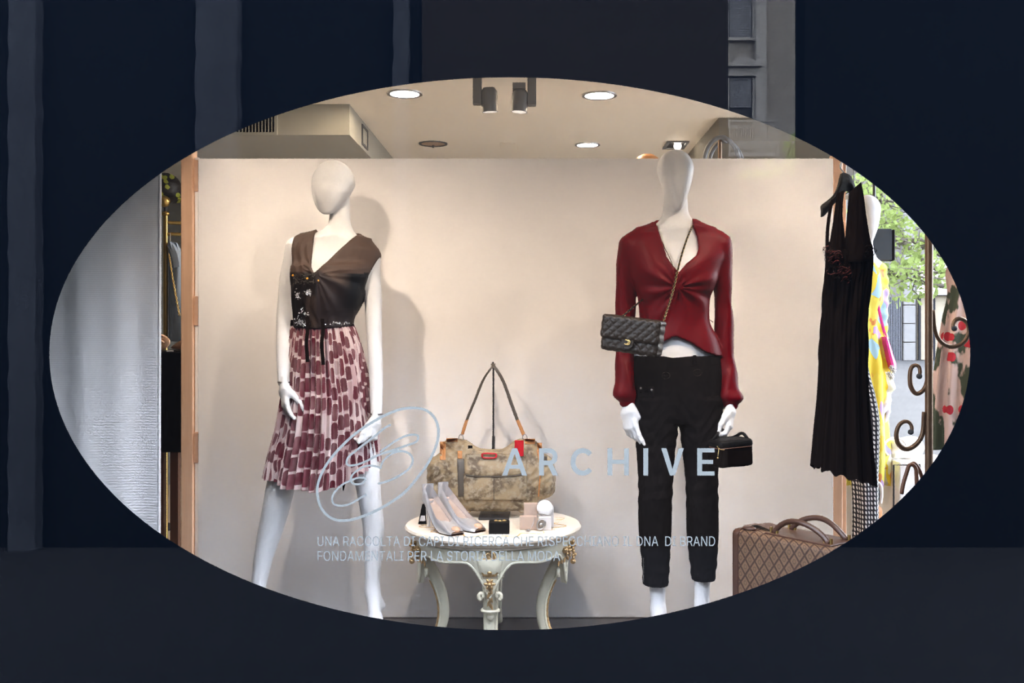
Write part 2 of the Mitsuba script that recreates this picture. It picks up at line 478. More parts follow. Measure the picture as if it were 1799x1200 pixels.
def snet(f, lo, hi, h, steps=2):
    lo, hi = np.asarray(lo, float), np.asarray(hi, float)
    n = np.ceil((hi - lo) / h).astype(int) + 1
    ax = [lo[k] + h * np.arange(n[k]) for k in range(3)]
    g = np.stack(np.meshgrid(*ax, indexing='ij'), -1).reshape(-1, 3).astype(np.float32)
    val = np.concatenate([f(g[i:i + 400000]) for i in range(0, len(g), 400000)]).reshape(n).astype(np.float32)
    s = val < 0
    cs = [(a, b, c) for a in (0, 1) for b in (0, 1) for c in (0, 1)]
    sub = lambda q, c: q[c[0]:n[0] - 1 + c[0], c[1]:n[1] - 1 + c[1], c[2]:n[2] - 1 + c[2]]
    cnt = sum(sub(s, c).astype(np.int8) for c in cs)
    act = (cnt > 0) & (cnt < 8)
    idx = np.argwhere(act)
    num = np.full(act.shape, -1, np.int64)
    num[act] = np.arange(len(idx))
    acc, k = np.zeros((len(idx), 3)), np.zeros(len(idx))
    at = lambda c: val[idx[:, 0] + c[0], idx[:, 1] + c[1], idx[:, 2] + c[2]]
    for a in range(3):
        for c in cs:
            if c[a] == 0:
                c2 = tuple(c[i] + (i == a) for i in range(3))
                v0, v1 = at(c), at(c2)
                m = (v0 < 0) != (v1 < 0)
                t = np.where(m, v0 / np.where(v0 == v1, 1, v0 - v1), 0)
                pt = np.array(c, float)[None].repeat(len(idx), 0)
                pt[:, a] += t
                acc += np.where(m[:, None], pt, 0)
                k += m
    v = lo + h * (idx + acc / k[:, None])
    faces = []
    for a in range(3):
        b, c = (a + 1) % 3, (a + 2) % 3
        s0 = np.moveaxis(s, (a, b, c), (0, 1, 2))
        nn = np.moveaxis(num, (a, b, c), (0, 1, 2))
        e = s0[:-1, 1:-1, 1:-1] != s0[1:, 1:-1, 1:-1]
        i, j, l = np.nonzero(e)
        q = np.stack([nn[i, j, l], nn[i, j + 1, l], nn[i, j + 1, l + 1], nn[i, j, l + 1]], 1)
        fl = s0[:-1, 1:-1, 1:-1][e]
        q[~fl] = q[~fl][:, ::-1]
        faces.append(q)
    faces = np.vstack(faces)
    for _ in range(steps):
        e = h * 0.25
        p = v.astype(np.float32)
        gr = np.stack([(f(p + np.eye(3, dtype=np.float32)[k] * e) - f(p - np.eye(3, dtype=np.float32)[k] * e)) / (2 * e) for k in range(3)], 1)
        st = (f(p) / (np.sum(gr * gr, 1) + 1e-6))[:, None] * gr
        ln = np.linalg.norm(st, axis=1, keepdims=True)
        v = v - st * np.minimum(1, 0.5 * h / (ln + 1e-9)) * 0.8
    return TM(v, faces)


def bounds(pts, pad):
    pts = np.asarray(pts)
    return pts.min(0) - pad, pts.max(0) + pad


def make_hand(m, curl=(0.25, 0.35, 0.3), thumb=0.0, scale=1.0, spread=0.0, curls=None):
    """A hand in its own frame (x to the thumb, y out of the palm, z to the finger tips), wrist at the origin, placed by the matrix m."""
    bx_, ln, rr = (0.027, 0.009, -0.010, -0.027), (0.068, 0.076, 0.070, 0.055), (0.0080, 0.0084, 0.0080, 0.0070)
    fingers = []
    for i in range(4):
        c = curls[i] if curls is not None else [a * (1 + 0.18 * i) for a in curl]
        p, ang = np.array([bx_[i], 0.0, 0.082 - 0.004 * abs(i - 1)]), 0.0
        pts = [np.array([bx_[i] * 0.9, 0, 0.06]), p]
        for s, a in zip((0.45, 0.31, 0.24), c):
            ang += a
            dx = spread * (1.5 - i)
            p = p + ln[i] * s * unit([dx, math.sin(ang), math.cos(ang)])
            pts.append(p)
        fingers.append((pts, [rr[i] * q for q in (1.15, 1.12, 1.02, 0.92, 0.74)]))
    th = [np.array(q) for q in ((0.014, 0.004, 0.018), (0.034, 0.012 + thumb * 0.3, 0.045), (0.040, 0.022 + thumb, 0.076), (0.040, 0.032 + thumb * 1.3, 0.112))]

    def f(p):
        d = cap(p * np.float32([0.62, 1, 1]), (0, 0, -0.02), (0, 0, 0.02), 0.0175, 0.0165)
        d = smin(d, cap(p * np.float32([0.42, 1, 1]), (0, 0, 0.03), (0, 0, 0.078), 0.0155, 0.0125), 0.02)
        for pts, r in fingers:
            d = smin(d, chain(p, pts, r, 0.004), 0.006)
        return smin(d, chain(p, th, (0.014, 0.0125, 0.0098, 0.0072), 0.006), 0.012)
    allp = np.vstack([q[0] for q in fingers] + [th, [[-0.045, -0.02, -0.035], [0.045, 0.02, 0.0]]])
    me = snet(f, *bounds(allp, 0.02), 0.0035, 1)
    me.vertices *= scale
    return xf(me, m)


def hand_frame(o, z, palm, ):
    z = unit(z)
    y = unit(np.asarray(palm, float) - z * (np.asarray(palm, float) @ z))
    return z, y


def limb(p, rows, d, k=0.0):
    """A limb that runs downwards: rows (px, py, depth offset, radius px) give its axis and radius over the height; round ends."""
    pts = np.array([P(a, b, d + o) for a, b, o, r in rows])
    rad = np.array([r / F * d for a, b, o, r in rows])
    o = np.argsort(pts[:, 2])
    z = pts[o, 2]
    zc = np.clip(p[:, 2], z[0], z[-1])
    if len(z) > 2:
        cx, cy, r = (PchipInterpolator(z, q[o])(zc) for q in (pts[:, 0], pts[:, 1], rad))
    else:
        cx, cy, r = (np.interp(zc, z, q[o]) for q in (pts[:, 0], pts[:, 1], rad))
    slope = np.interp(zc, z, np.gradient(pts[o, 0], z)) if len(z) > 1 else 0
    flat = np.sqrt((p[:, 0] - cx) ** 2 + (p[:, 1] - cy) ** 2) / np.sqrt(1 + slope ** 2)
    return np.sqrt(flat ** 2 + (p[:, 2] - zc) ** 2) - r


def egg(p, cxp, top, chin, w, d, jaw=0.0, taper=0.25, depth=1.25, fwd=0.045):
    """A faceless head: rounded above, narrowing to the chin. Pixels: centre, top, chin, full width, sideways shift of the chin."""
    s = d / F
    r = w / 2 * s
    up, lowr = w * 0.56 * s, (chin - top - w * 0.56) * s
    c = P(cxp, top + w * 0.56, d)
    z = p[:, 2] - c[2]
    tl = np.clip(-z / lowr, 0, 1.15)
    k = 1 - taper * tl
    qx = (p[:, 0] - c[0] - jaw * s * tl) / (r * k)
    qy = (p[:, 1] - c[1] - 0.012 + fwd * tl) / (r * depth * (1 - 0.5 * tl * tl))
    qz = np.where(z > 0, z / up, z / lowr)
    return (np.sqrt(qx * qx + qy * qy + np.abs(qz) ** 2) - 1) * r * 0.8


#BODY
# ================================================================ the setting
ZC, ZS, PD = 2.50, -0.25, 4.21                            # ceiling, street, depth of the white panel
YP = YC + PD
struct('floor', box(-2.9, 2.6, 0.05, 7.0, -0.06, 0.0), 'm_darkfloor', label='dark brown display floor under the table and the mannequins')
struct('floor_shop', box(-2.9, 2.6, 1.75, 7.0, -0.005, 0.006), 'm_shopfloor', label='pale shop floor behind the white panel')
struct('ceiling', box(-2.9, 2.6, 0.05, 7.0, ZC, ZC + 0.08), 'm_ceiling', label='off-white shop ceiling with recessed downlights')
struct('wall_back', box(-2.9, 2.6, 6.9, 7.0, 0, ZC), 'm_shopwall')
struct('wall_left', box(-3.0, -2.9, 0.0, 7.0, 0, ZC), 'm_shopwall')
struct('wall_right', cat_([box(2.1, 2.2, 0.02, 1.2, ZS, ZC + 0.4), box(2.1, 2.2, 4.3, 7.0, ZS, ZC + 0.4), box(2.1, 2.2, 1.2, 4.3, ZS, 0.02)]), 'm_navywall')
struct('window_2', TM([[2.15, 1.2, 0.02], [2.15, 4.3, 0.02], [2.15, 4.3, ZC], [2.15, 1.2, ZC]], [[0, 1, 2, 3]]), 'm_glass', label='side window pane facing the sunny street')
struct('wall_front', cat_([box(-3.0, -2.0, -0.02, 0.06, ZS, 3.2), box(1.95, 2.2, -0.02, 0.06, ZS, 3.2), box(-2.0, 1.95, -0.02, 0.06, 2.62, 3.2),
                           box(-2.0, 1.95, -0.02, 0.06, ZS, 0.0)]), 'm_navywall')
# shop window pane and the film on its inner face
struct('window_1', TM([[-2.0, 0, 0.0], [1.95, 0, 0.0], [1.95, 0, 2.62], [-2.0, 0, 2.62]], [[0, 1, 2, 3]]), 'm_glass', label='large shop window pane')


def G(px, py):
    return ((px - CX) / F * 2.75, HC - (py - CY) / F * 2.75)


t = np.linspace(0, 2 * np.pi, 240, endpoint=False)
oval = Polygon([G(895.5 + 810.5 * math.cos(a), 621.5 + 486.5 * math.sin(a)) for a in t])
outer = Polygon([(-1.999, 0.001), (1.949, 0.001), (1.949, 2.618), (-1.999, 2.618)])
put('window_film', prism(outer.difference(oval), 0.004, 0.0055), 'm_film', label='dark navy film with a large oval cutout covering the shop window', cat='window film')

# soffits of the ceiling behind the panel
a = P(614, 183, 5.39)
hz = ZC - HC
dS = F * hz / (CY - 183)
zb = HC + (CY - 237) / F * dS
xS = (614 - CX) / F * dS
so = 'trim_1'
struct(so, box(-2.9, xS, YC + dS, 6.9, zb, ZC), 'm_soffit', label='boxed grey ceiling soffit with air grilles, upper left')
g = thing('air_grille', 'wide black-slotted air grille on the front of the ceiling soffit', 'air grille')
gx0, gx1 = (398 - CX) / F * dS, (484 - CX) / F * dS
gz0, gz1 = HC + (CY - 236) / F * dS + 0.006, ZC - 0.02
yg = YC + dS
part(g, 'backing', box(gx0, gx1, yg - 0.004, yg - 0.0005, gz0, gz1), 'm_black')
part(g, 'frame', cat_([box(gx0 - 0.012, gx0 + 0.004, yg - 0.012, yg, gz0 - 0.012, gz1 + 0.012), box(gx1 - 0.004, gx1 + 0.012, yg - 0.012, yg, gz0 - 0.012, gz1 + 0.012),
                       box(gx0, gx1, yg - 0.012, yg, gz0 - 0.012, gz0 + 0.004), box(gx0, gx1, yg - 0.012, yg, gz1 - 0.004, gz1 + 0.012)]), 'm_soffit')
for k in range(14):
    xx = gx0 + (k + 1) * (gx1 - gx0) / 15
    part(g, 'slat', box(xx - 0.0025, xx + 0.0025, yg - 0.011, yg - 0.004, gz0, gz1), 'm_soffit')
g = thing('air_vent', 'small grey vent plate on the right side of the ceiling soffit', 'air vent')
d0, d1 = 6.02, 6.22
part(g, 'frame', cat_([box(xS, xS + 0.008, YC + d0, YC + d0 + 0.016, zb + 0.02, ZC - 0.03), box(xS, xS + 0.008, YC + d1 - 0.016, YC + d1, zb + 0.02, ZC - 0.03),
                       box(xS, xS + 0.008, YC + d0, YC + d1, zb + 0.02, zb + 0.034), box(xS, xS + 0.008, YC + d0, YC + d1, ZC - 0.044, ZC - 0.03)]), 'm_lampgrey')
part(g, 'plate', box(xS, xS + 0.003, YC + d0 + 0.01, YC + d1 - 0.01, zb + 0.03, ZC - 0.04), 'm_soffit')
dR = F * hz / (CY - 190)
xR = (1277 - CX) / F * dR
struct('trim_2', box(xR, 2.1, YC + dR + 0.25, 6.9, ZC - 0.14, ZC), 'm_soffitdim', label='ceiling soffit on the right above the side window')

# ---------------------------------------------------------------- recessed ceiling lights
def downlight(px, py, name, label, lit, r=0.083):
    d = F * hz / (CY - py)
    c = P(px, py, d)
    t = thing(name, label, 'ceiling light', 'recessed ceiling downlights' if lit else None)
    part(t, 'trim_ring', lathe([(r, 0.0), (r + 0.014, 0.0), (r + 0.012, -0.007), (r - 0.004, -0.006), (r, 0.0)], 40, (c[0], c[1], ZC)), 'm_silver' if lit else 'm_lampgrey', 40)
    if lit:
        part(t, 'lamp_disc', lathe([(0.0005, -0.0035), (r, -0.0035)], 40, (c[0], c[1], ZC)), 'm_white', emitter={'type': 'area', 'radiance': {'type': 'rgb', 'value': list(DOWNLIGHT_L)}})
    else:
        part(t, 'insert', lathe([(r, -0.002), (r * 0.5, -0.004), (r * 0.3, -0.012), (0.001, -0.012)], 40, (c[0], c[1], ZC)), 'm_beigecard', 40)
        part(t, 'knob', box(c[0] - 0.006, c[0] + 0.006, c[1] - 0.006, c[1] + 0.006, ZC - 0.03, ZC - 0.01), 'm_lampgrey')


downlight(711, 164, 'downlight', 'bright round ceiling downlight above the head of the black-topped mannequin', True)
downlight(1053, 167, 'downlight', 'bright round ceiling downlight right of the two track spotlights', True)
downlight(1032, 254, 'downlight', 'smaller farther bright downlight just above the white panel', True, 0.075)
downlight(761, 252, 'ceiling_speaker', 'unlit flat round fitting in the ceiling just above the white panel', False, 0.085)
c = P(893, 256, F * hz / (CY - 256))
put('ceiling_plate', box(c[0] - 0.055, c[0] + 0.055, c[1] - 0.11, c[1] + 0.11, ZC - 0.006, ZC, 0.002), 'm_ceiling', label='small pale rectangular cover plate in the ceiling', cat='cover plate')
c = P(1187, 254, F * hz / (CY - 254))
t = thing('square_spotlight', 'square dark recessed spotlight in the ceiling above the red-bloused mannequin', 'ceiling light')
part(t, 'frame', cat_([box(c[0] - 0.075, c[0] - 0.055, c[1] - 0.13, c[1] + 0.13, ZC - 0.01, ZC), box(c[0] + 0.055, c[0] + 0.075, c[1] - 0.13, c[1] + 0.13, ZC - 0.01, ZC),
                       box(c[0] - 0.075, c[0] + 0.075, c[1] - 0.13, c[1] - 0.11, ZC - 0.01, ZC), box(c[0] - 0.075, c[0] + 0.075, c[1] + 0.11, c[1] + 0.13, ZC - 0.01, ZC)]), 'm_lampgrey')
part(t, 'housing', box(c[0] - 0.06, c[0] + 0.06, c[1] - 0.12, c[1] + 0.12, ZC - 0.004, ZC), 'm_blackmetal')
part(t, 'bulb', ball((c[0] + 0.005, c[1] - 0.06, ZC - 0.022), 0.026), 'm_white', True, emitter={'type': 'area', 'radiance': {'type': 'rgb', 'value': [20.0, 17.0, 13.0]}})

# ---------------------------------------------------------------- spotlights
def spotlight(pos, target, label, group=None, power=None, r=0.034, length=0.13, tube_len=0.05, fins=False, top=None):
    """A cylinder lamp on a bracket; its lens sits tube_len deep in the housing."""
    t = thing('track_spotlight', label, 'spotlight', group)
    pos, ax = np.asarray(pos, float), unit(np.asarray(target, float) - np.asarray(pos, float))
    prof = [(0.001, -length), (r * 0.8, -length), (r + 0.005, -length + 0.02), (r + 0.005, 0.0), (r + 0.001, 0.0), (r + 0.001, -tube_len), (0.001, -tube_len)]
    part(t, 'housing', lathe(prof, 32, pos, ax), 'm_lampgrey', 35)
    e = {'emitter': {'type': 'area', 'radiance': {'type': 'rgb', 'value': [float(q) for q in power]}}} if power is not None else {}
    part(t, 'lens', lathe([(r - 0.001, -tube_len + 0.003), (0.0005, -tube_len + 0.003)], 32, pos, ax), 'm_white' if power is not None else 'm_lampgrey', **e)
    if fins:
        part(t, 'heat_fins', cat_([box(pos[0] - r * 0.9, pos[0] + r * 0.9, pos[1] - r + k * 0.012, pos[1] - r + k * 0.012 + 0.004, pos[2] + length, pos[2] + length + 0.03) for k in range(7)]), 'm_lampgrey')
    zt = ZC if top is None else top
    b = pos - ax * length * 0.55
    s = 0.06 if pos[0] > -0.2 else -0.06
    part(t, 'bracket', cat_([box(b[0] + s - 0.022, b[0] + s + 0.022, b[1] - 0.022, b[1] + 0.022, b[2] - 0.03, zt, 0.003), tube([b, b + [s, 0, 0]], 0.008, 8)]), 'm_lampgrey', 35)
    return t


# two lamps seen at the top of the oval
pa, pb = P(861, 197, 5.0), P(912, 197, 5.0)
spotlight(pa, pa + [0.05, 0.1, -1], 'grey track spotlight at the top of the oval, left one of the pair', None, (9, 7.5, 6), 0.036, 0.12, 0.02)
spotlight(pb, pb + [-0.06, 0.02, -1], 'grey finned track spotlight at the top of the oval, right one of the pair', None, (9, 7.5, 6), 0.036, 0.11, 0.02, fins=True)
# lamps above the oval that light the display
for pos, tgt, k, dep, which in DISPLAY_SPOTS:
    spotlight(pos, tgt, f'display spotlight hidden above the oval behind the dark film, {which} of five', 'display spotlights behind the window film', SPOT_L * k, 0.030, 0.15, dep)

# ---------------------------------------------------------------- white panel on wooden posts
x0, x1 = P(348, 0, PD)[0], P(1464, 0, PD)[0]
zt = P(0, 278.5, PD)[2]
t = thing('white_backdrop', 'large white backdrop board standing behind the two mannequins', 'backdrop')
part(t, 'board', box(x0, x1, YP, YP + 0.022, 0.002, zt, 0.002), 'm_panel')
X = lambda px, d=PD: (px - CX) / F * d
zz = lambda py, d=PD: HC - (py - CY) / F * d
part(t, 'post', box(X(316), X(337), YP + 0.01, YP + 0.07, 0.002, zt + 0.05, 0.003), 'm_wood', label='pale wooden post at the left edge')
part(t, 'post', box(X(1464.5), X(1481), YP + 0.003, YP + 0.065, 0.002, zt + 0.02, 0.003), 'm_wood', label='pale wooden post at the right edge')
part(t, 'edge_strip', box(X(338), X(344.5), YP + 0.03, YP + 0.16, 0.002, zt + 0.01, 0.002), 'm_white', label='white edge strip')
for ya, yb in ((279, 335), (520, 572), (760, 815)):
    part(t, 'spacer_block', box(X(337), X(352), YP + 0.024, YP + 0.06, zz(yb), zz(ya), 0.002), 'm_wood', label='small wooden spacer block')
part(t, 'back_post', box(X(1481, PD), X(1499, PD), YP + 0.09, YP + 0.16, 0.002, zt + 0.03, 0.003), 'm_wood', label='second wooden post behind the right edge')

# ---------------------------------------------------------------- curtain at the left
cd = 3.32
us, vs = np.linspace(0, 1, 90), np.linspace(0, 1, 20)
cx0, cx1 = P(30, 0, cd)[0], P(280.5, 0, cd)[0]
pts = np.array([[[cx0 + (cx1 - cx0) * u, YC + cd + 0.007 * math.sin(9 * u + 0.4) + 0.003 * math.sin(23 * u * (1 + 0.1 * v)) + 0.005 * math.sin(5 * u + 3 * v), 0.004 + v * 2.49] for u in us] for v in vs])
t = thing('curtain', 'pale grey fabric curtain hanging at the left end of the window', 'curtain')
part(t, 'cloth', slab(pts, 0.004), 'm_curtain', True)
part(t, 'hem', tube([[cx1, p[-1][1] + 0.002, p[-1][2]] for p in pts], 0.005, 8), 'm_curtain', True)
part(t, 'rod', tube([[cx0 - 0.1, YC + cd, 2.47], [cx1 + 0.05, YC + cd, 2.47]], 0.012, 10), 'm_brass', True)

# ================================================================ lettering on the window
def place_text(txt, px0, px1, base, top, y=0.0062, depth=0.0006, bold=False):
    m = meshkit.text_mesh(txt, 0.05, depth, bold)
    (ax, az), (bx2, bz) = G(px0, base), G(px1, top)
    lo, hi = m.bounds
    sx = (bx2 - ax) / (hi[0] - lo[0])
    cap0, cap1 = (0.0, 0.05 * 1.0) if len(txt) > 1 else (lo[1], hi[1])
    sz = (bz - az) / (cap1 - cap0)
    v = m.vertices
    m.vertices = np.stack([ax + (v[:, 0] - lo[0]) * sx, y - v[:, 2], az + (v[:, 1] - cap0) * sz], 1)
    return m


t = thing('title_lettering', 'large pale blue window lettering reading ARCHIVE', 'lettering')
def win(pts):
    return Polygon([G(*q) for q in pts])


def rect(a, b, c, d):
    return win([(a, b), (c, b), (c, d), (a, d)])


def band(pts, w):
    return LineString([G(*q) for q in pts]).buffer(w / F * 2.75 / 2, cap_style='flat')


arc = lambda cx, cy, rx, ry, a0, a1: [(cx + rx * math.cos(math.radians(q)), cy + ry * math.sin(math.radians(q))) for q in np.linspace(a0, a1, 40)]
for shape in (win([(882, 836), (899.6, 788), (908.6, 788), (926, 836), (917, 836), (912.8, 824), (895, 824), (890.8, 836)]).difference(win([(897.4, 817.3), (904, 798), (910.4, 817.3)])),
              union_all([rect(947, 788, 955.6, 836), band([(950, 792.2), (964, 792.2)] + arc(965, 803, 10.6, 10.8, -90, 90) + [(950, 813.8)], 8.2), win([(961, 815), (970.3, 815), (981, 836), (971.3, 836)])]),
              band(arc(1024, 812, 17.2, 20, 40, 320), 8.6),
              union_all([rect(1067.5, 788, 1076, 836), rect(1096.8, 788, 1105.2, 836), rect(1072, 808, 1100, 815.6)]),
              rect(1130.5, 788, 1139.2, 836),
              win([(1162, 788), (1171.4, 788), (1182, 824), (1192.8, 788), (1202, 788), (1186.5, 836), (1177.4, 836)]),
              union_all([rect(1225.5, 788, 1234, 836), rect(1230, 788, 1256, 795.4), rect(1230, 808.4, 1253.6, 815.6), rect(1230, 828.6, 1256, 836)])):
    part(t, 'letter', prism(shape, 0.0056, 0.0062), 'm_decal')
t = thing('slogan_lettering', 'two lines of small pale Italian window lettering under the oval monogram', 'lettering')
part(t, 'line', place_text('UNA RACCOLTA DI CAPI DI RICERCA CHE RISPECCHIANO IL DNA  DI BRAND', 557, 1257, 960, 943), 'm_decal')
part(t, 'line', place_text('FONDAMENTALI PER LA STORIA DELLA MODA', 557, 984, 986, 969), 'm_decal')


def stroke(pts, w, closed=False):
    p = [(540 + a / 5, 690 + b / 5) for a, b in pts]
    p = curve(np.array(p + ([p[0]] if closed else [])), 90)
    return LineString([G(*q) for q in p]).buffer(w / F * 2.75 / 2, cap_style='round')


logo = union_all([
    stroke([(90, 930), (82, 850), (110, 740), (180, 610), (280, 490), (420, 360), (560, 265), (700, 190), (850, 140), (950, 136), (1040, 155), (1110, 215), (1148, 310), (1143, 420), (1100, 540),
            (1040, 650), (960, 755), (860, 870), (740, 960), (620, 1030), (480, 1090), (350, 1125), (230, 1115), (150, 1060), (105, 990)], 4.6, True),
    stroke([(725, 285), (680, 310), (600, 375), (500, 450), (400, 530), (345, 590), (345, 632), (400, 640), (500, 610), (600, 560), (680, 527), (800, 490), (900, 455), (965, 420), (972, 385), (920, 370),
            (840, 390), (750, 440), (680, 490), (640, 520)], 3.6),
    stroke([(560, 580), (680, 530), (820, 515), (890, 535), (922, 580), (905, 650), (840, 710), (740, 765), (625, 800)], 3.8),
    stroke([(640, 665), (580, 645), (500, 650), (430, 690), (380, 750), (385, 790), (430, 808), (490, 790), (507, 765), (470, 748), (400, 765), (320, 800), (250, 860), (215, 920), (225, 975), (280, 995),
            (370, 980), (450, 935), (510, 900)], 3.4),
    stroke([(640, 665), (660, 610), (720, 550), (820, 517)], 3.2)])
put('monogram_decal', prism(logo, 0.0056, 0.0062), 'm_decal', label='pale blue window monogram, a scripted letter B in a slanted oval ring', cat='logo')
# ================================================================ mannequins
def mpts(rows, d):
    """(px, py, depth offset, radius px) -> points and radii."""
    pts = [P(a, b, d + o) for a, b, o, r in rows]
    return pts, [r / F * d for a, b, o, r in rows]


# ---------------------------------------------------------------- first mannequin: black top and pleated skirt
D1 = 3.80
T1 = rows_px([(425, 556, 640, .050, .01), (440, 540, 648, .068, .0), (462, 526, 646, .085, -.005), (490, 524, 642, .098, -.012), (520, 522, 632, .092, -.008), (562, 522, 612, .074, .0), (600, 516, 622, .090, .0),
              (650, 512, 640, .104, .005), (700, 510, 645, .105, .01), (745, 512, 640, .080, .0)], D1)
ARM1L = [(523, 437, 0.01, 19), (506, 500, .015, 15.5), (500, 565, .0, 14), (498, 610, -.035, 12.5), (499, 672, -.085, 10.2)]
ARM1R = [(646, 459, 0.01, 19), (655, 520, .015, 15.5), (657, 580, .0, 13.5), (660, 640, -.03, 12.5), (661, 728, -.085, 10)]
LEG1L = [(548, 735, .0, 36), (522, 790, -.01, 31), (494, 850, -.03, 24), (488, 880, -.025, 23.5), (476, 930, .0, 21), (462, 985, .01, 16), (452, 1045, .02, 12.5), (446, 1075, .03, 12.5)]
LEG1R = [(612, 735, .0, 36), (632, 790, -.01, 30), (645, 845, -.03, 22), (650, 880, -.02, 20), (656, 930, .005, 18.5), (655, 985, .015, 15), (654, 1035, .02, 12.5), (664, 1062, .035, 13)]


def bone(p, rows, d):
    pts, rad = mpts(rows, d)
    return chain(p, pts, rad)


def torso1(p):
    d = loft(p, T1, 2.2)
    d = smin(d, bone(p, [(594, 424, .005, 24), (523, 437, .01, 17)], D1), 0.05)
    d = smin(d, bone(p, [(594, 424, .005, 24), (646, 459, .01, 17)], D1), 0.05)
    return d


def body1(p):
    d = torso1(p)
    d = smin(d, limb(p, [(597, 350, .02, 17), (597, 395, .015, 19), (598, 425, .01, 22)], D1), 0.03)
    d = smin(d, egg(p, 585, 281, 379.5, 75, D1, jaw=-8, fwd=0.052), 0.006)
    for a in (ARM1L, ARM1R):
        d = smin(d, limb(p, a, D1), 0.03)
    for leg, toe in ((LEG1L, (440, 1145)), (LEG1R, (652, 1138))):
        d = smin(d, limb(p, leg, D1), 0.03)
        ank = P(leg[-1][0], leg[-1][1], D1 + leg[-1][2])
        d = smin(d, chain(p, [P(leg[-2][0], leg[-2][1], D1 + leg[-2][2]), ank + [0, -0.055, -0.055], np.array([ank[0] - 0.006, ank[1] - 0.115, 0.034]), np.array([ank[0] - 0.008, ank[1] - 0.165, 0.026])], (.024, .026, .030, .018), 0.02), 0.02)
    return d


mq = thing('mannequin', 'white faceless mannequin in a sheer black top and burgundy print skirt, left one', 'mannequin')
lo, hi = bounds(np.array([P(430, 275, D1), P(690, 275, D1), P(430, 1150, D1), P(690, 1150, D1)]), 0.02)
lo[1], hi[1], lo[2] = YC + D1 - 0.30, YC + D1 + 0.17, -0.01
part(mq, 'body', snet(body1, lo, hi, 0.0085, 2), 'm_mannequin', True)
for a in (ARM1L, ARM1R):
    w = P(a[-1][0], a[-1][1], D1 + a[-1][2])
    part(mq, 'wrist_joint', tube([w + [0, 0, 0.004], w + [0, 0, -0.001]], 0.0236, 20), 'm_silverdark', True, label='thin wrist seam')


def place_hand(t, w, zdir, palm, thumbdir, **kw):
    z = unit(zdir)
    y = unit(np.asarray(palm, float) - z * (np.asarray(palm, float) @ z))
    x = unit(np.asarray(thumbdir, float) - z * (np.asarray(thumbdir, float) @ z) - y * (np.asarray(thumbdir, float) @ y))
    return part(t, 'hand', make_hand(frame(w, x, y, z), **kw), 'm_mannequin', True)


w = P(499, 676, D1 - .088)
place_hand(mq, w, (0.14, -0.30, -0.94), (1, 0.55, 0.15), (0.45, -0.9, 0.0), curls=((0.15, 0.25, 0.15), (0.35, 0.42, 0.25), (0.48, 0.5, 0.3), (0.52, 0.5, 0.3)), thumb=0.02, scale=1.0, spread=0.09)
w = P(661, 734, D1 - .09)
place_hand(mq, w, (-0.14, -0.32, -0.93), (-1, 0.35, 0.1), (-0.35, -0.9, 0.0), curl=(0.75, 0.75, 0.4), thumb=0.0, scale=0.95, spread=0.03)

# base of the mannequin, a plate and a calf rod behind the leg
fc = P(540, 1145, D1)
part(mq, 'base_plate', lathe([(0.001, 0.0), (0.17, 0.0), (0.17, 0.006), (0.165, 0.009), (0.001, 0.009)], 48, (fc[0], YC + D1 - 0.02, 0)), 'm_silver', 30)

# sheer top
F1 = D1 - 0.07
NECK1 = [(549, 375), (549, 400), (548, 440), (549, 470), (556, 482), (566, 474), (592, 445), (616, 420), (632, 405), (632, 375)]


def xz(pts, d):
    return PP(pts, d)[:, [0, 2]].astype(np.float32)


ARMR1 = xz([(511, 402), (509, 430), (509, 480), (512, 520), (514, 575), (560, 578), (613, 574), (628, 548), (639, 520), (637, 505), (645, 482), (667, 441), (664, 432), (634, 400), (560, 395)], F1)
NECKP1 = xz(NECK1, F1)
BAG1 = rows_px([(470, 514, 640, .112, -.012), (500, 514, 641, .118, -.012), (522, 515, 638, .118, -.01), (545, 516, 628, .11, -.005), (560, 516, 617, .100, .0), (576, 518, 612, .088, .0)], D1)
NX, NZ = P(562, 484, F1)[[0, 2]]


def top1(p):
    d = smin(torso1(p) - 0.011, loft(p, BAG1, 2.2), 0.03)
    a = np.arctan2(p[:, 2] - NZ, p[:, 0] - NX)
    r = np.hypot(p[:, 0] - NX, p[:, 2] - NZ)
    front = np.clip((YC + D1 - 0.02 - p[:, 1]) / 0.04, 0, 1)
    fold = 0.004 * np.sin(a * 15 + 2.0 * np.sin(5 * a)) * np.clip(r / 0.03, 0, 1) * np.exp(-r / 0.13) + 0.0025 * np.sin(a * 9 + r * 25) * np.clip(r / 0.1, 0, 1)
    d = d + fold * front * (p[:, 0] > NX - 0.05)
    d = d + 0.002 * np.sin(p[:, 0] * 190 + 3 * np.sin(p[:, 2] * 30)) * front * (p[:, 0] <= NX)
    q = p[:, [0, 2]]
    d = np.maximum(d, poly_sdf(q, ARMR1))
    cut = np.maximum(poly_sdf(q, NECKP1), p[:, 1] - (YC + D1 + 0.09 * (p[:, 2] > 1.585) + 0.01))
    return np.maximum(d, -cut)


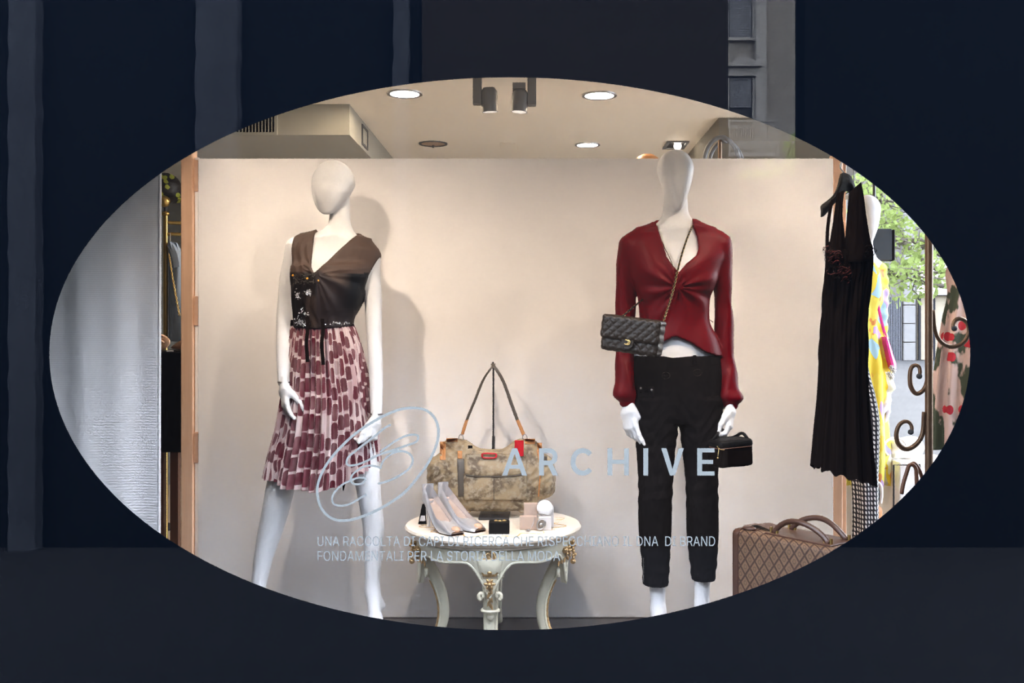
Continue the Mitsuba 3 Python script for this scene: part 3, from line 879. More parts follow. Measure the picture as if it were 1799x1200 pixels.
lo, hi = bounds(np.array([P(500, 395, D1), P(675, 585, D1)]), 0.01)
lo[1], hi[1] = YC + D1 - 0.16, YC + D1 + 0.15
m = snet(top1, lo, hi, 0.0055, 1)
pxs = CX + m.vertices[:, 0] / (m.vertices[:, 1] - YC) * F
pys = CY - (m.vertices[:, 2] - HC) / (m.vertices[:, 1] - YC) * F
sheer, dark, plum, blk = np.array(srgb(70, 56, 49)), np.array(srgb(22, 17, 16)), np.array(srgb(48, 40, 40)), np.array(srgb(11, 11, 13))
nv = len(pxs)
right = pxs > 556
edge = 478 + (pxs - 565) * 0.62
ss = lambda a, b, x: np.clip((x - a) / (b - a), 0, 1)[:, None]
col = np.where(right[:, None], sheer + (plum * 0.75 - sheer) * ss(edge - 3, edge + 3, pys), sheer + (dark - sheer) * ss(477, 480, pys))
swirl = 545 - (pxs - 565) * 0.1 + 18 * np.sin((pxs - 560) / 28.0)
col = np.where(right[:, None] & (pys > 480)[:, None], col + (blk - col) * (ss(585, 618, pxs) * (1 - 0.75 * ss(538, 552, pys))), col)
col = np.where((~right)[:, None] & (pys > 478)[:, None], col + (sheer * 0.55 - col) * (0.8 * ss(535, 541, pxs) * ss(515, 525, pys)), col)
col = col * (0.88 + 0.24 * meshkit.fbm(m.vertices * [90, 40, 25], 3, 2)[:, None])
part(mq, 'top', m, 'm_sheer', True, color=col, label='sheer black sleeveless top with a V neck')
mt = mq + '__top'


def on_front(f, px, py, d0, d1, n=60):
    """The first point of a body along the line of sight."""
    ds = np.linspace(d0, d1, n)
    v = f(np.array([P(px, py, q) for q in ds], np.float32))
    k = np.argmax(v < 0)
    return P(px, py, ds[k] if v[k] < 0 else (d0 + d1) / 2)


seq, seqd = [], []
r_ = np.random.default_rng(21)
for cx_, cy_, sx_, sy_, nn in ((523, 519, 3.5, 6.5, 34), (541, 514, 5, 4, 60), (535, 551, 7, 5, 22), (525, 563, 6, 5, 40), (532, 570, 8, 4, 40), (595, 568, 20, 2, 45), (530, 545, 4, 4, 10)):
    for _ in range(nn):
        q = on_front(top1, cx_ + r_.normal(0, sx_ * 0.6), min(cy_ + r_.normal(0, sy_ * 0.6), 574), D1 - 0.2, D1)
        m = trimesh.creation.cylinder(radius=0.0026, height=0.0007, sections=7)
        m.apply_transform(trimesh.geometry.align_vectors([0, 0, 1], unit([r_.normal(0, .35), -1, r_.normal(0.1, .35)])))
        m.apply_translation(q - [0, 0.0015, 0])
        seq.append(m)
for _ in range(130):
    q = on_front(top1, r_.uniform(515, 553), r_.uniform(481, 500), D1 - 0.2, D1)
    m = trimesh.creation.icosphere(subdivisions=0, radius=r_.uniform(.002, .0038))
    m.apply_translation(q - [0, 0.001, 0])
    seqd.append(m)
part(mt, 'sequins', cat_(seq), 'm_silver', label='silver sequins', kind='stuff')
part(mt, 'beads', cat_(seqd), 'm_blackleather', label='black beads', kind='stuff')
for a, b in ((515, 484), (540, 489), (560, 493)):
    part(mt, 'amber_bead', ball(on_front(top1, a, b, D1 - 0.2, D1) - [0, 0.002, 0], 0.0045, 1), 'm_amber', True, label='amber bead')

# pleated skirt
SK = [(566, 513, 617, .082, .0), (575, 512, 622, .088, .0), (600, 508, 630, .100, .0), (650, 503, 641, .122, .0), (700, 499, 650, .135, -.005), (750, 492, 656, .145, -.01), (800, 480, 660, .152, -.012), (842, 472, 662, .158, -.015)]
RS = rows_px(SK, D1)
nu, nvv = 520, 46
th = np.arange(nu + 1) / nu * 2 * np.pi
vv = np.linspace(0, 1, nvv)
zt_, zb_ = HC - (566 - CY) / F * D1, HC - (838 - CY) / F * D1
pl = np.zeros((nvv, nu + 1, 3))
uvs = np.zeros((nvv, nu + 1, 2))
wob = 0.35 * np.sin(3 * th + 1) + 0.25 * np.sin(7 * th)
for i, v in enumerate(vv):
    z = zt_ + (zb_ - zt_) * v
    cx_, cy_, rx, ry = (float(RS[k](z)) for k in range(4))
    amp = 0.0022 + 0.0085 * v ** 0.8
    pleat = amp * np.sin(46 * th + 2.2 * wob * (0.4 + v)) + 0.010 * v * np.sin(9 * th + 1.3)
    # the hem hangs lower in the middle and lifts at the sides
    hem = v * (0.030 * np.sin(th) ** 2 * (np.sin(th) < 0) - 0.060 * np.clip(np.cos(th), 0, 1) ** 2 * 1.0 - 0.012 * np.clip(-np.cos(th), 0, 1) ** 2 + 0.004 * np.sin(11 * th))
    pl[i] = np.stack([cx_ + (rx + pleat) * np.cos(th), cy_ + (ry + pleat) * np.sin(th), z - hem + 0 * th], -1)
    uvs[i] = np.stack([th / (2 * np.pi), 0 * th + v], -1)
part(mq, 'skirt', grid(pl), 'm_skirt', True, uv=uvs.reshape(-1, 2), label='pleated pale pink skirt with burgundy brush strokes')
ms = mq + '__skirt'
wb = np.array([[[float(RS[0](z)) + (float(RS[2](z)) + 0.004) * math.cos(a), float(RS[1](z)) + (float(RS[3](z)) + 0.004) * math.sin(a), z] for a in th[::6]] for z in (zt_ + 0.008, zt_ + 0.002, zt_ - 0.010, zt_ - 0.014)])
part(ms, 'waistband', grid(wb), 'm_blackcloth', True, label='dark waistband')
for (a0, b0, a1, b1) in ((540, 556, 539, 636), (566, 560, 566.5, 641)):
    pts = [P(a0 + (a1 - a0) * k / 8 + 1.2 * math.sin(k), b0 + (b1 - b0) * k / 8, D1 - 0.118 - 0.052 * min(1, k / 4)) for k in range(9)]
    part(mt, 'ribbon', ribbon(curve(pts, 20), 0.0125, (1, 0.2, 0), 0.0012), 'm_blackcloth', True, label='black hanging ribbon')
part(ms, 'care_label', cat_([ribbon([P(603, 838, D1 - 0.10), P(604, 850, D1 - 0.10), P(603, 862, D1 - 0.095)], [0.008, 0.011, 0.003], (1, 0, 0), 0.001)]), 'm_blackcloth', label='small dark hanging tag')

# ---------------------------------------------------------------- second mannequin: red blouse and black trousers
D2 = 3.70
T2 = rows_px([(412, 1142, 1232, .052, .01), (430, 1122, 1250, .070, .0), (455, 1112, 1254, .086, -.006), (485, 1117, 1250, .098, -.012), (520, 1129, 1238, .088, -.006), (560, 1136, 1235, .076, .0), (600, 1122, 1252, .088, .0),
              (640, 1116, 1262, .100, .005), (690, 1114, 1266, .105, .01), (735, 1120, 1262, .085, .0)], D2)
ARM2L = [(1113, 436, .0, 17), (1101, 500, .02, 12), (1099, 570, .02, 11.5), (1098, 640, .0, 11), (1103, 712, -.03, 10.2)]
ARM2R = [(1261, 436, .0, 17), (1269, 500, .02, 12), (1272, 570, .02, 11.5), (1276, 640, .0, 11), (1284, 714, -.03, 10.2)]
LEG2L = [(1150, 725, .0, 36), (1152, 790, -.01, 30), (1151, 870, -.03, 25), (1151, 920, -.01, 25), (1154, 1000, .01, 17), (1156, 1070, .015, 12.5), (1157, 1095, .02, 13)]
LEG2R = [(1230, 725, .0, 36), (1231, 790, -.01, 29), (1233, 870, -.03, 24), (1234, 930, -.01, 24), (1234, 1000, .01, 16), (1233, 1062, .015, 12.5), (1232, 1090, .02, 13)]


def torso2(p):
    d = loft(p, T2, 2.2)
    d = smin(d, bone(p, [(1188, 408, .005, 26), (1112, 432, .01, 17)], D2), 0.05)
    return smin(d, bone(p, [(1188, 408, .005, 26), (1264, 432, .01, 17)], D2), 0.05)


def body2(p):
    d = torso2(p)
    d = smin(d, limb(p, [(1187, 335, .03, 20), (1187, 380, .02, 23), (1187, 408, .01, 27)], D2), 0.03)
    d = smin(d, egg(p, 1187, 262, 374, 65, D2, taper=0.42, fwd=0.062), 0.005)
    for a in (ARM2L, ARM2R):
        d = smin(d, limb(p, a, D2), 0.03)
    for leg in (LEG2L, LEG2R):
        d = smin(d, limb(p, leg, D2), 0.012)
        ank = P(leg[-1][0], leg[-1][1], D2 + leg[-1][2])
        d = smin(d, chain(p, [P(leg[-2][0], leg[-2][1], D2 + leg[-2][2]), ank + [0, -0.05, -0.05], np.array([ank[0], ank[1] - 0.115, 0.030]), np.array([ank[0], ank[1] - 0.165, 0.024])], (.024, .026, .029, .018), 0.02), 0.02)
    return d


mq2 = thing('mannequin', 'white faceless mannequin in a dark red blouse and cropped black trousers, right one', 'mannequin')
lo, hi = bounds(np.array([P(1070, 255, D2), P(1310, 255, D2), P(1070, 1160, D2), P(1310, 1160, D2)]), 0.02)
lo[1], hi[1], lo[2] = YC + D2 - 0.30, YC + D2 + 0.17, -0.01
part(mq2, 'body', snet(body2, lo, hi, 0.0085, 2), 'm_mannequin', True)
fc = P(1195, 1160, D2)
part(mq2, 'base_plate', lathe([(0.001, 0.0), (0.17, 0.0), (0.17, 0.006), (0.165, 0.009), (0.001, 0.009)], 48, (fc[0], YC + D2 - 0.02, 0)), 'm_silver', 30)
w = P(1103, 712, D2 - .03)
place_hand(mq2, w, (0.12, -0.18, -0.97), (0.82, 0.65, 0.1), (0.65, -0.8, 0.0), curls=((0.12, 0.22, 0.12), (0.32, 0.42, 0.25), (0.45, 0.5, 0.3), (0.5, 0.5, 0.3)), thumb=0.022, scale=1.06, spread=0.10)
w2 = P(1284, 712, D2 - .03)
place_hand(mq2, w2, (-0.10, -0.16, -0.97), (-1, 0.3, 0.0), (-0.3, -0.95, 0.0), curl=(0.35, 0.85, 0.5), thumb=0.004, scale=1.0, spread=0.04)

# red blouse
F2 = D2 - 0.08
BL2 = rows_px([(404, 1150, 1226, .058, .01), (420, 1112, 1262, .075, .0), (450, 1104, 1264, .098, -.006), (485, 1110, 1258, .116, -.012), (508, 1121, 1249, .114, -.008), (530, 1125, 1241, .100, -.004), (560, 1126, 1242, .098, .0), (600, 1114, 1256, .108, .0), (632, 1106, 1264, .116, .0)], D2)
HEM2 = xz([(1090, 380), (1290, 380), (1290, 628), (1262, 626), (1240, 619), (1213, 602), (1190, 592), (1182, 592), (1160, 603), (1138, 612), (1090, 625)], D2 - 0.10)
SL2L = [(1114, 432, .0, 23), (1101, 470, .01, 19.5), (1099, 540, .02, 16.5), (1098, 620, .01, 16), (1098, 670, -.02, 18.5), (1098, 692, -.03, 20), (1101, 706, -.03, 13)]
SL2R = [(1261, 430, .0, 23), (1267, 470, .01, 19), (1271, 540, .02, 16), (1274, 620, .01, 16), (1280, 680, -.02, 18.5), (1283, 698, -.03, 21), (1284, 710, -.03, 13)]
NECKP2 = xz([(1150, 375), (1156, 395), (1164, 428), (1169, 452), (1179, 468), (1190, 480), (1204, 464), (1223, 449), (1228, 436), (1226, 415), (1219, 397), (1222, 375)], F2)
GX, GZ = P(1188, 506, F2)[[0, 2]]


def blouse2(p):
    d = smin(torso2(p) - 0.012, loft(p, BL2, 2.2), 0.02)
    a = np.arctan2(p[:, 2] - GZ, p[:, 0] - GX)
    r = np.hypot(p[:, 0] - GX, p[:, 2] - GZ)
    front = np.clip((YC + D2 - 0.02 - p[:, 1]) / 0.04, 0, 1)
    d = d + front * (0.006 * np.sin(a * 13 + 1.5 * np.sin(3 * a)) * np.clip(r / 0.02, 0, 1) * np.exp(-r / 0.07) + 0.003 * np.sin(a * 8 + 30 * r) * np.clip(r / .06, 0, 1))
    d = np.maximum(d, poly_sdf(p[:, [0, 2]], HEM2))
    cut = np.maximum(poly_sdf(p[:, [0, 2]], NECKP2), p[:, 1] - (YC + D2 + 0.02))
    d = np.maximum(d, -cut)
    for rows, s in ((SL2L, 1), (SL2R, -1)):
        q = limb(p, rows, D2)
        q = q + 0.006 * (meshkit.fbm(p * np.float32([26, 26, 13]), 2, 6) - 0.5) + 0.0028 * np.sin(p[:, 2] * 24 + 95 * p[:, 0] * s + 60 * p[:, 1])
        d = smin(d, q, 0.008)
    return d


lo, hi = bounds(np.array([P(1070, 385, D2), P(1310, 720, D2)]), 0.01)
lo[1], hi[1] = YC + D2 - 0.16, YC + D2 + 0.15
part(mq2, 'blouse', snet(blouse2, lo, hi, 0.0055, 1), 'm_red', True, label='dark red silk blouse gathered at the bust')
part(mq2 + '__blouse', 'string', tube(curve([on_front(blouse2, 1163, 425, D2 - .2, D2) - [0, .006, 0], P(1170, 440, D2 - 0.115), P(1178, 457, D2 - 0.125), P(1184, 474, D2 - 0.13)], 16), 0.0016, 6), 'm_brownleather', True, label='thin dark neck string')
part(mq2 + '__blouse', 'string', tube(curve([P(1243, 556, D2 - 0.02), P(1247, 562, D2 - 0.05), P(1253, 566, D2 - 0.06)], 10), 0.0014, 6), 'm_brownleather', True)

# black trousers
TR = rows_px([(625, 1114, 1264, .108, .004), (640, 1112, 1266, .112, .005), (665, 1111, 1268, .116, .008), (695, 1111, 1268, .118, .01), (725, 1112, 1266, .108, .008), (742, 1113, 1264, .085, .0)], D2)
TL = rows_px([(700, 1112, 1196, .10, .0), (735, 1113, 1192, .10, .0), (760, 1118, 1189, .095, -.005), (800, 1120, 1182, .085, -.012), (840, 1122, 1180, .076, -.018), (900, 1122, 1177, .070, -.012), (960, 1125, 1176, .066, .0), (1000, 1129, 1175, .060, .006), (1027, 1130, 1174, .058, .01)], D2)
TRR = rows_px([(700, 1186, 1267, .10, .0), (735, 1193, 1264, .10, .0), (760, 1197, 1262, .095, -.005), (800, 1203, 1258, .084, -.012), (840, 1206, 1257, .075, -.018), (900, 1207, 1259, .070, -.012), (960, 1210, 1260, .064, .0), (1000, 1215, 1258, .056, .006), (1018, 1217, 1256, .054, .01)], D2)
WAIST2 = xz([(1080, 616), (1150, 623), (1182, 629), (1215, 626), (1232, 620), (1248, 616), (1300, 612), (1300, 1060), (1080, 1060)], D2 - 0.1)


def pants2(p):
    d = loft(p, TR, 2.4)
    d = smin(d, smin(loft(p, TL, 2.3), loft(p, TRR, 2.3), 0.004), 0.015)
    zh = HC - (1020 - CY) / F * D2
    for leg in (LEG2L, LEG2R):
        d = smin(d, np.maximum(limb(p, leg, D2) - 0.006, zh - p[:, 2]), 0.012)
    z, x = p[:, 2], p[:, 0]
    d = d + 0.0022 * np.sin(z * 130 + 6 * np.sin(x * 35)) * np.exp(-((z - 0.86) / 0.10) ** 2) + 0.0016 * np.sin(z * 120 + 20 * x) * np.exp(-((z - 0.33) / 0.08) ** 2) + 0.002 * np.sin(z * 110 - 25 * x) * np.exp(-((z - 0.62) / 0.06) ** 2)
    return np.maximum(d, poly_sdf(p[:, [0, 2]], WAIST2))


lo, hi = bounds(np.array([P(1100, 610, D2), P(1280, 1040, D2)]), 0.012)
lo[1], hi[1] = YC + D2 - 0.15, YC + D2 + 0.16
part(mq2, 'trousers', snet(pants2, lo, hi, 0.006, 1), 'm_denim', True, label='cropped black trousers with pocket flaps')
mp = mq2 + '__trousers'
of = lambda px, py: on_front(pants2, px, py, D2 - 0.2, D2)
pts = np.array([[of(a, b) - [0, 0.003, 0] for a in np.linspace(1121, 1149, 8)] for b in (679, 684, 689, 694, 699)])
part(mp, 'pocket_flap', slab(pts, 0.004), 'm_denim', True, label='pocket flap')
for a, b in ((1126, 682), (1145, 685)):
    part(mp, 'snap_button', lathe([(0.001, 0.005), (0.0035, 0.004), (0.005, 0.0)], 14, of(a, b) - [0, 0.004, 0], (0, -1, 0)), 'm_silverdark', True, label='metal snap button')
for a, b in ((1170, 660), (1225, 655)):
    ring = [of(a + 7 * math.cos(q) * (1 if abs(math.cos(q)) > .4 else .9), b + 6 * math.sin(q)) - [0, 0.0015, 0] for q in np.linspace(0, 2 * np.pi, 18, endpoint=False)]
    part(mp, 'stitched_pocket', cat_([tube(ring, 0.0013, 5, closed=True), tube([of(a - 5, b - 1) - [0, .0015, 0], of(a, b + 1) - [0, .0015, 0], of(a + 5, b - 1) - [0, .0015, 0]], 0.0012, 5)]), 'm_blackleather', True, label='small stitched pocket tab')
part(mp, 'seam', tube([of(1189, q) - [0, 0.0006, 0] for q in np.linspace(632, 728, 16)], 0.0014, 5), 'm_blackcloth', True, label='front seam')
part(mp, 'waist_seam', tube([of(a, 640 + 4 * math.sin((a - 1118) / 45)) - [0, 0.0004, 0] for a in np.linspace(1118, 1260, 24)], 0.0013, 5), 'm_blackcloth', True)
part(mp, 'belt_loop', slab(np.array([[of(1220 + a, b) - [0, 0.004, 0] for a in (-3, 3)] for b in (624, 632, 640)]), 0.003), 'm_denim', True)
part(mp, 'ankle_zip', tube([of(1131, q) - [0.001, 0.001, 0] for q in np.linspace(980, 1022, 10)], 0.0016, 5), 'm_silverdark', True, label='ankle zip')
# ================================================================ table
DT = 3.84
tc = P(866.5, 915, DT)
tx, ty, ztop = tc[0], tc[1], 0.474
tb = thing('side_table', 'round cream side table with gilded carving and curved legs, between the two mannequins', 'table')
part(tb, 'tabletop', lathe([(0.001, ztop), (0.322, ztop), (0.333, ztop - 0.003), (0.338, ztop - 0.010), (0.336, ztop - 0.017), (0.328, ztop - 0.022), (0.322, ztop - 0.030), (0.313, ztop - 0.033), (0.309, ztop - 0.042), (0.300, ztop - 0.046), (0.001, ztop - 0.046)], 96, (tx, ty, 0)), 'm_creamtop', 30)
top_ = tb + '__tabletop'
# painted scrollwork: thin raised lines round the top
for k in range(8):
    a0 = k * np.pi / 4 + 0.2
    q = []
    for s in np.linspace(0, 1, 26):
        a = a0 + s * 0.62
        r = 0.262 + 0.026 * math.sin(s * 2 * np.pi * 1.5 + (k % 2) * np.pi)
        q.append([tx + r * math.cos(a), ty + r * math.sin(a), ztop + 0.0002])
    cl = [[tx + (0.262 + 0.026 * math.sin((k % 2) * np.pi)) * math.cos(a0) + 0.016 * (1 - s / 14) * math.cos(s * 0.75 + a0), ty + 0.262 * math.sin(a0) + 0.016 * (1 - s / 14) * math.sin(s * 0.75 + a0), ztop + 0.0002] for s in range(12)]
    m = cat_([tube(q, [0.001 + 0.0022 * math.sin(np.pi * s) for s in np.linspace(0, 1, 26)], 5), tube(cl, 0.0017, 5)])
    m.vertices[:, 2] = ztop + (m.vertices[:, 2] - ztop) * 0.3
    part(top_, 'scroll_line', m, 'm_ochre', True)
# apron whose lower edge dips at the legs
LEGS = [-np.pi / 2, -np.pi / 2 + 1.36, -np.pi / 2 - 1.36, np.pi / 2]
na = 240
an = np.arange(na) / na * 2 * np.pi
dist = np.min([np.abs((an - l + np.pi) % (2 * np.pi) - np.pi) for l in LEGS], axis=0)
low = ztop - 0.100 - 0.115 * np.clip(1 - dist / 0.30, 0, 1) ** 1.7 - 0.004 * np.cos(dist * 9)
def apr(r, zs):
    return np.array([[[tx + (r - 0.010 * (1 - s) * (1 - s)) * math.cos(a), ty + (r - 0.010 * (1 - s) * (1 - s)) * math.sin(a), lo_ + (ztop - 0.044 - lo_) * s] for a, lo_ in zip(an, low)] for s in zs])
A, Bn = apr(0.294, np.linspace(0, 1, 7)), apr(0.276, np.linspace(0, 1, 7))
mo, mi_ = grid(A, True), grid(Bn, True)
mi_.faces = mi_.faces[:, ::-1]
rim = grid(np.stack([Bn[0], A[0]]), True)
part(tb, 'apron', cat_([mo, mi_, rim]), 'm_cream', 40)
part(tb, 'apron_bead', tube(A[0] + [0, 0, 0.002], 0.0055, 8, closed=True), 'm_cream', True)


def rosette(c, nrm, r):
    """A carved flower of petals round a boss."""
    nrm = unit(nrm)
    a = unit(np.cross(nrm, [0, 0, 1]))
    b = np.cross(nrm, a)
    ms = [ball(c + nrm * r * 0.25, r * 0.36, 1)]
    for k in range(6):
        w = k * np.pi / 3
        q = ball((0, 0, 0), 1.0, 1)
        q.vertices = q.vertices * [r * 0.42, r * 0.26, r * 0.24]
        rad = math.cos(w) * a + math.sin(w) * b
        tang = -math.sin(w) * a + math.cos(w) * b
        ms.append(xf(q, frame(c + rad * r * 0.62, rad, tang, nrm)))
    return cat_(ms)


def leaf(c, u, nrm, l, w):
    u, nrm = unit(u), unit(nrm)
    q = ball((0, 0, 0), 1.0, 2)
    v = q.vertices
    q.vertices = np.stack([v[:, 0] * l / 2, v[:, 1] * w / 2 * (1 - 0.45 * v[:, 0]), v[:, 2] * w * 0.28 + 0.10 * l * v[:, 0] ** 2], 1)
    return xf(q, frame(c, u, np.cross(nrm, u), nrm))


for i, la in enumerate(LEGS):
    e = np.array([math.cos(la), math.sin(la), 0])
    sd = np.array([-math.sin(la), math.cos(la), 0])
    o = np.array([tx, ty, 0])
    pr_ = [(0.272, 0.395, .045, .026), (0.262, 0.350, .037, .026), (0.236, 0.300, .030, .024), (0.212, 0.250, .027, .022), (0.196, 0.200, .026, .021), (0.190, 0.150, .025, .020), (0.196, 0.100, .024, .019), (0.214, 0.055, .024, .018), (0.240, 0.026, .026, .018), (0.268, 0.016, .024, .013)]
    if i in (0, 3):
        pr_ = [(r + (0.03 if z < 0.3 else 0.012), z, a * 1.06, b) for r, z, a, b in pr_]
    z_ = np.array([q[1] for q in pr_])
    pts = np.array([o + e * r + [0, 0, z] for r, z, a, b in pr_])
    n_ = 40
    tt = np.linspace(0, len(pr_) - 1, n_)
    cs = CubicSpline(np.arange(len(pr_)), np.array(pr_))(tt)
    C = np.array([o + e * q[0] + [0, 0, q[1]] for q in cs])
    tan = np.gradient(C, axis=0)
    rings = []
    for k in range(n_):
        tn = unit(tan[k])
        nn = np.cross(sd, tn)
        w = np.arange(20) * 2 * np.pi / 20
        sq = lambda v: np.sign(v) * np.abs(v) ** 0.75
        rings.append(C[k] + sq(np.cos(w))[:, None] * sd * cs[k][2] + sq(np.sin(w))[:, None] * nn * cs[k][3])
    rings = np.array(rings)
    m = grid(rings, True)
    nb = len(m.vertices)
    m = TM(np.vstack([m.vertices, C[-1], C[0]]), np.vstack([m.faces] + [[[(n_ - 1) * 20 + j, (n_ - 1) * 20 + (j + 1) % 20, nb]] for j in range(20)] + [[[(j + 1) % 20, j, nb + 1]] for j in range(20)]))
    lg = part(tb, 'leg', m, 'm_cream', 40)
    for s in (-1, 1):   # scrolls at the side of the knee and a groove bead down the leg
        k0 = o + e * 0.262 + [0, 0, 0.305] + sd * s * 0.043
        if i in (0, 3):
            k0 = o + e * 0.272 + [0, 0, 0.262] + sd * s * 0.036
        sp = [k0 + sd * s * (0.010 * math.cos(w) * (1 - w / 8) - 0.006) + np.array([0, 0, 0.012 * math.sin(w) * (1 - w / 8)]) for w in np.linspace(-1.5, 5, 16)]
        part(lg, 'scroll', tube(sp, 0.0075, 8), 'm_cream', True)
        part(lg, 'bead', tube([C[k] + sd * s * cs[k][2] * 0.72 + np.cross(sd, unit(tan[k])) * cs[k][3] * 0.80 * (1 if np.cross(sd, unit(tan[k])) @ e > 0 else -1) for k in range(4, n_ - 4)], 0.0042, 6), 'm_cream', True)
    out = lambda k: np.cross(sd, unit(tan[k])) * (1 if np.cross(sd, unit(tan[k])) @ e > 0 else -1)
    gm = []
    if i in (0, 3):
        f0 = o + e * 0.298
        for zz_, s in ((0.412, 1), (0.392, -1), (0.372, 1), (0.405, -1), (0.385, 1)):
            gm.append(leaf(f0 + [0, 0, zz_] + sd * s * 0.013, sd * s * 0.6 + np.array([0, 0, -0.8]), e, 0.042, 0.018))
        gm.append(ball(f0 + [0, 0, 0.352] + e * 0.002, 0.010, 1))
        for s in np.linspace(-1, 1, 6):
            gm.append(leaf(f0 + sd * s * 0.024 + [0, 0, 0.350], sd * s * 0.5 + np.array([0, 0, 1.0]), e, 0.026, 0.010))
        gm.append(rosette(f0 + [0, 0, 0.312] + e * 0.006, e, 0.021))
        for k, (zz_, s) in enumerate(((0.285, 1), (0.268, -1), (0.252, 1), (0.236, -1), (0.222, 1))):
            gm.append(leaf(o + e * (0.296 - 0.012 * k * 0.6) + [0, 0, zz_] + sd * s * 0.004, sd * s * 0.45 + np.array([0, 0, -0.9]), e, 0.026, 0.011))
        part(lg, 'boss', ball(o + e * 0.247 + [0, 0, 0.182], 0.014, 2), 'm_cream', True)
        part(lg, 'collar', tube([o + e * 0.25 + sd * 0.030 * math.cos(w) + e * 0.022 * math.sin(w) + [0, 0, 0.205] for w in np.linspace(0, 2 * np.pi, 24, endpoint=False)], 0.006, 8, closed=True), 'm_cream', True)
    else:
        f0 = o + e * 0.312
        for s in (-1, 0, 1):
            gm.append(rosette(f0 + sd * s * 0.036 + [0, 0, 0.402 - 0.014 * abs(s)] - e * 0.012 * abs(s), e + sd * s * 0.5, 0.021))
        for s in (-1, 1):
            gm.append(ball(f0 + sd * s * 0.055 + [0, 0, 0.392] - e * 0.02, 0.012, 1))
            for k in range(4):
                gm.append(leaf(f0 + sd * s * (0.03 + 0.018 * k) + [0, 0, 0.358 - 0.004 * k] - e * (0.016 + .008 * k), sd * s + np.array([0, 0, 0.35 * (-1) ** k]), e, 0.034, 0.013))
        gm.append(rosette(f0 + [0, 0, 0.366] + e * 0.002, e, 0.020))
        gm.append(ball(f0 + [0, 0, 0.340], 0.011, 1))
        for k in range(12, 30, 2):
            gm.append(leaf(C[k] + out(k) * (cs[k][3] + 0.001) + sd * 0.004 * (-1) ** k, unit(tan[k]) + sd * 0.25 * (-1) ** k, out(k), 0.034, 0.016))
        for s in (-1, 0, 1):
            gm.append(leaf(C[-3] + out(n_ - 3) * cs[-3][3] * 0.9 + sd * s * 0.012, e + sd * s * 0.4 - np.array([0, 0, .15]), out(n_ - 3), 0.045, 0.013))
    part(lg, 'gilded_carving', cat_(gm), 'm_gilt', True, label='gilded carved flowers and leaves', kind='stuff')

# ================================================================ things on the table
# display stand for the bag
sx, sy = P(866, 0, 4.05)[:2]
HK = HC - (642 - CY) / F * 4.05
t = thing('bag_stand', 'thin black metal display stand holding up the straps of the beige handbag', 'display stand')
part(t, 'base', box(sx - 0.05, sx + 0.07, sy - 0.165, sy + 0.05, ztop + 0.001, ztop + 0.009, 0.002), 'm_blackmetal')
part(t, 'rod', tube([[sx, sy + 0.045, ztop + 0.008], [sx, sy + 0.045, HK - 0.03], [sx, sy + 0.03, HK + 0.004]], 0.0036, 10), 'm_blackmetal', True)
part(t, 'sleeve', tube([[sx + 0.001, sy + 0.03, HC - (768 - CY) / F * 4.05], [sx, sy + 0.03, HC - (800 - CY) / F * 4.05]], 0.006, 10), 'm_blackmetal', True)
part(t, 'hook', tube(curve([[sx, sy + 0.03, HK], [sx, sy + 0.01, HK + 0.010], [sx, sy - 0.012, HK + 0.004], [sx, sy - 0.02, HK + 0.012]], 14), 0.0034, 8), 'm_blackmetal', True)

# beige handbag
DB = 3.98
hb = thing('handbag', 'large beige camouflage-patterned canvas handbag with dark straps, standing on the side table', 'handbag')
bx = lambda px: (px - CX) / F * DB
bz = lambda py: HC - (py - CY) / F * DB
HB = rows_px([(771, 790, 918, .020, .0), (774, 784, 938, .040, .0), (785, 778, 950, .060, .0), (805, 770, 956, .078, -.004), (830, 766, 960, .088, -.006), (855, 766, 958, .092, -.006), (872, 774, 952, .090, -.004), (886, 790, 940, .078, .0), (894, 806, 928, .060, .0)], DB)


def sag_top(x):
    return bz(771) - 0.048 * np.exp(-((x - bx(862)) / 0.085) ** 4)


def hbag(p):
    d = loft(p, HB, 3.0)
    d = np.maximum(d, p[:, 2] - sag_top(p[:, 0]))
    for xs, rr in ((bx(768), .036), (bx(958), .036)):     # round end pockets
        q = p - np.float32([xs, YC + DB, bz(838)])
        d = smin(d, np.maximum(np.sqrt((q[:, 0] / 0.040) ** 2 + (q[:, 1] / 0.085) ** 2 + (q[:, 2] / 0.085) ** 4) - 1, -1) * 0.040, 0.012)
    d = d + 0.0035 * (meshkit.fbm(p * np.float32([16, 16, 16]), 3, 4) - 0.5) * 2 + 0.0012 * np.sin(p[:, 0] * 120 + 8 * np.sin(p[:, 2] * 25)) * np.clip((np.abs(p[:, 0] - bx(862)) - 0.06) / 0.05, 0, 1)
    return d


lo, hi = bounds(np.array([P(745, 765, DB), P(985, 892, DB)]), 0.012)
lo[1], hi[1] = YC + DB - 0.115, YC + DB + 0.115
part(hb, 'body', snet(hbag, lo, hi, 0.005, 1), 'm_jacquard', True)
ob = lambda px, py, off=0.002: on_front(hbag, px, py, DB - 0.14, DB + 0.05, 120) - [0, off, 0]
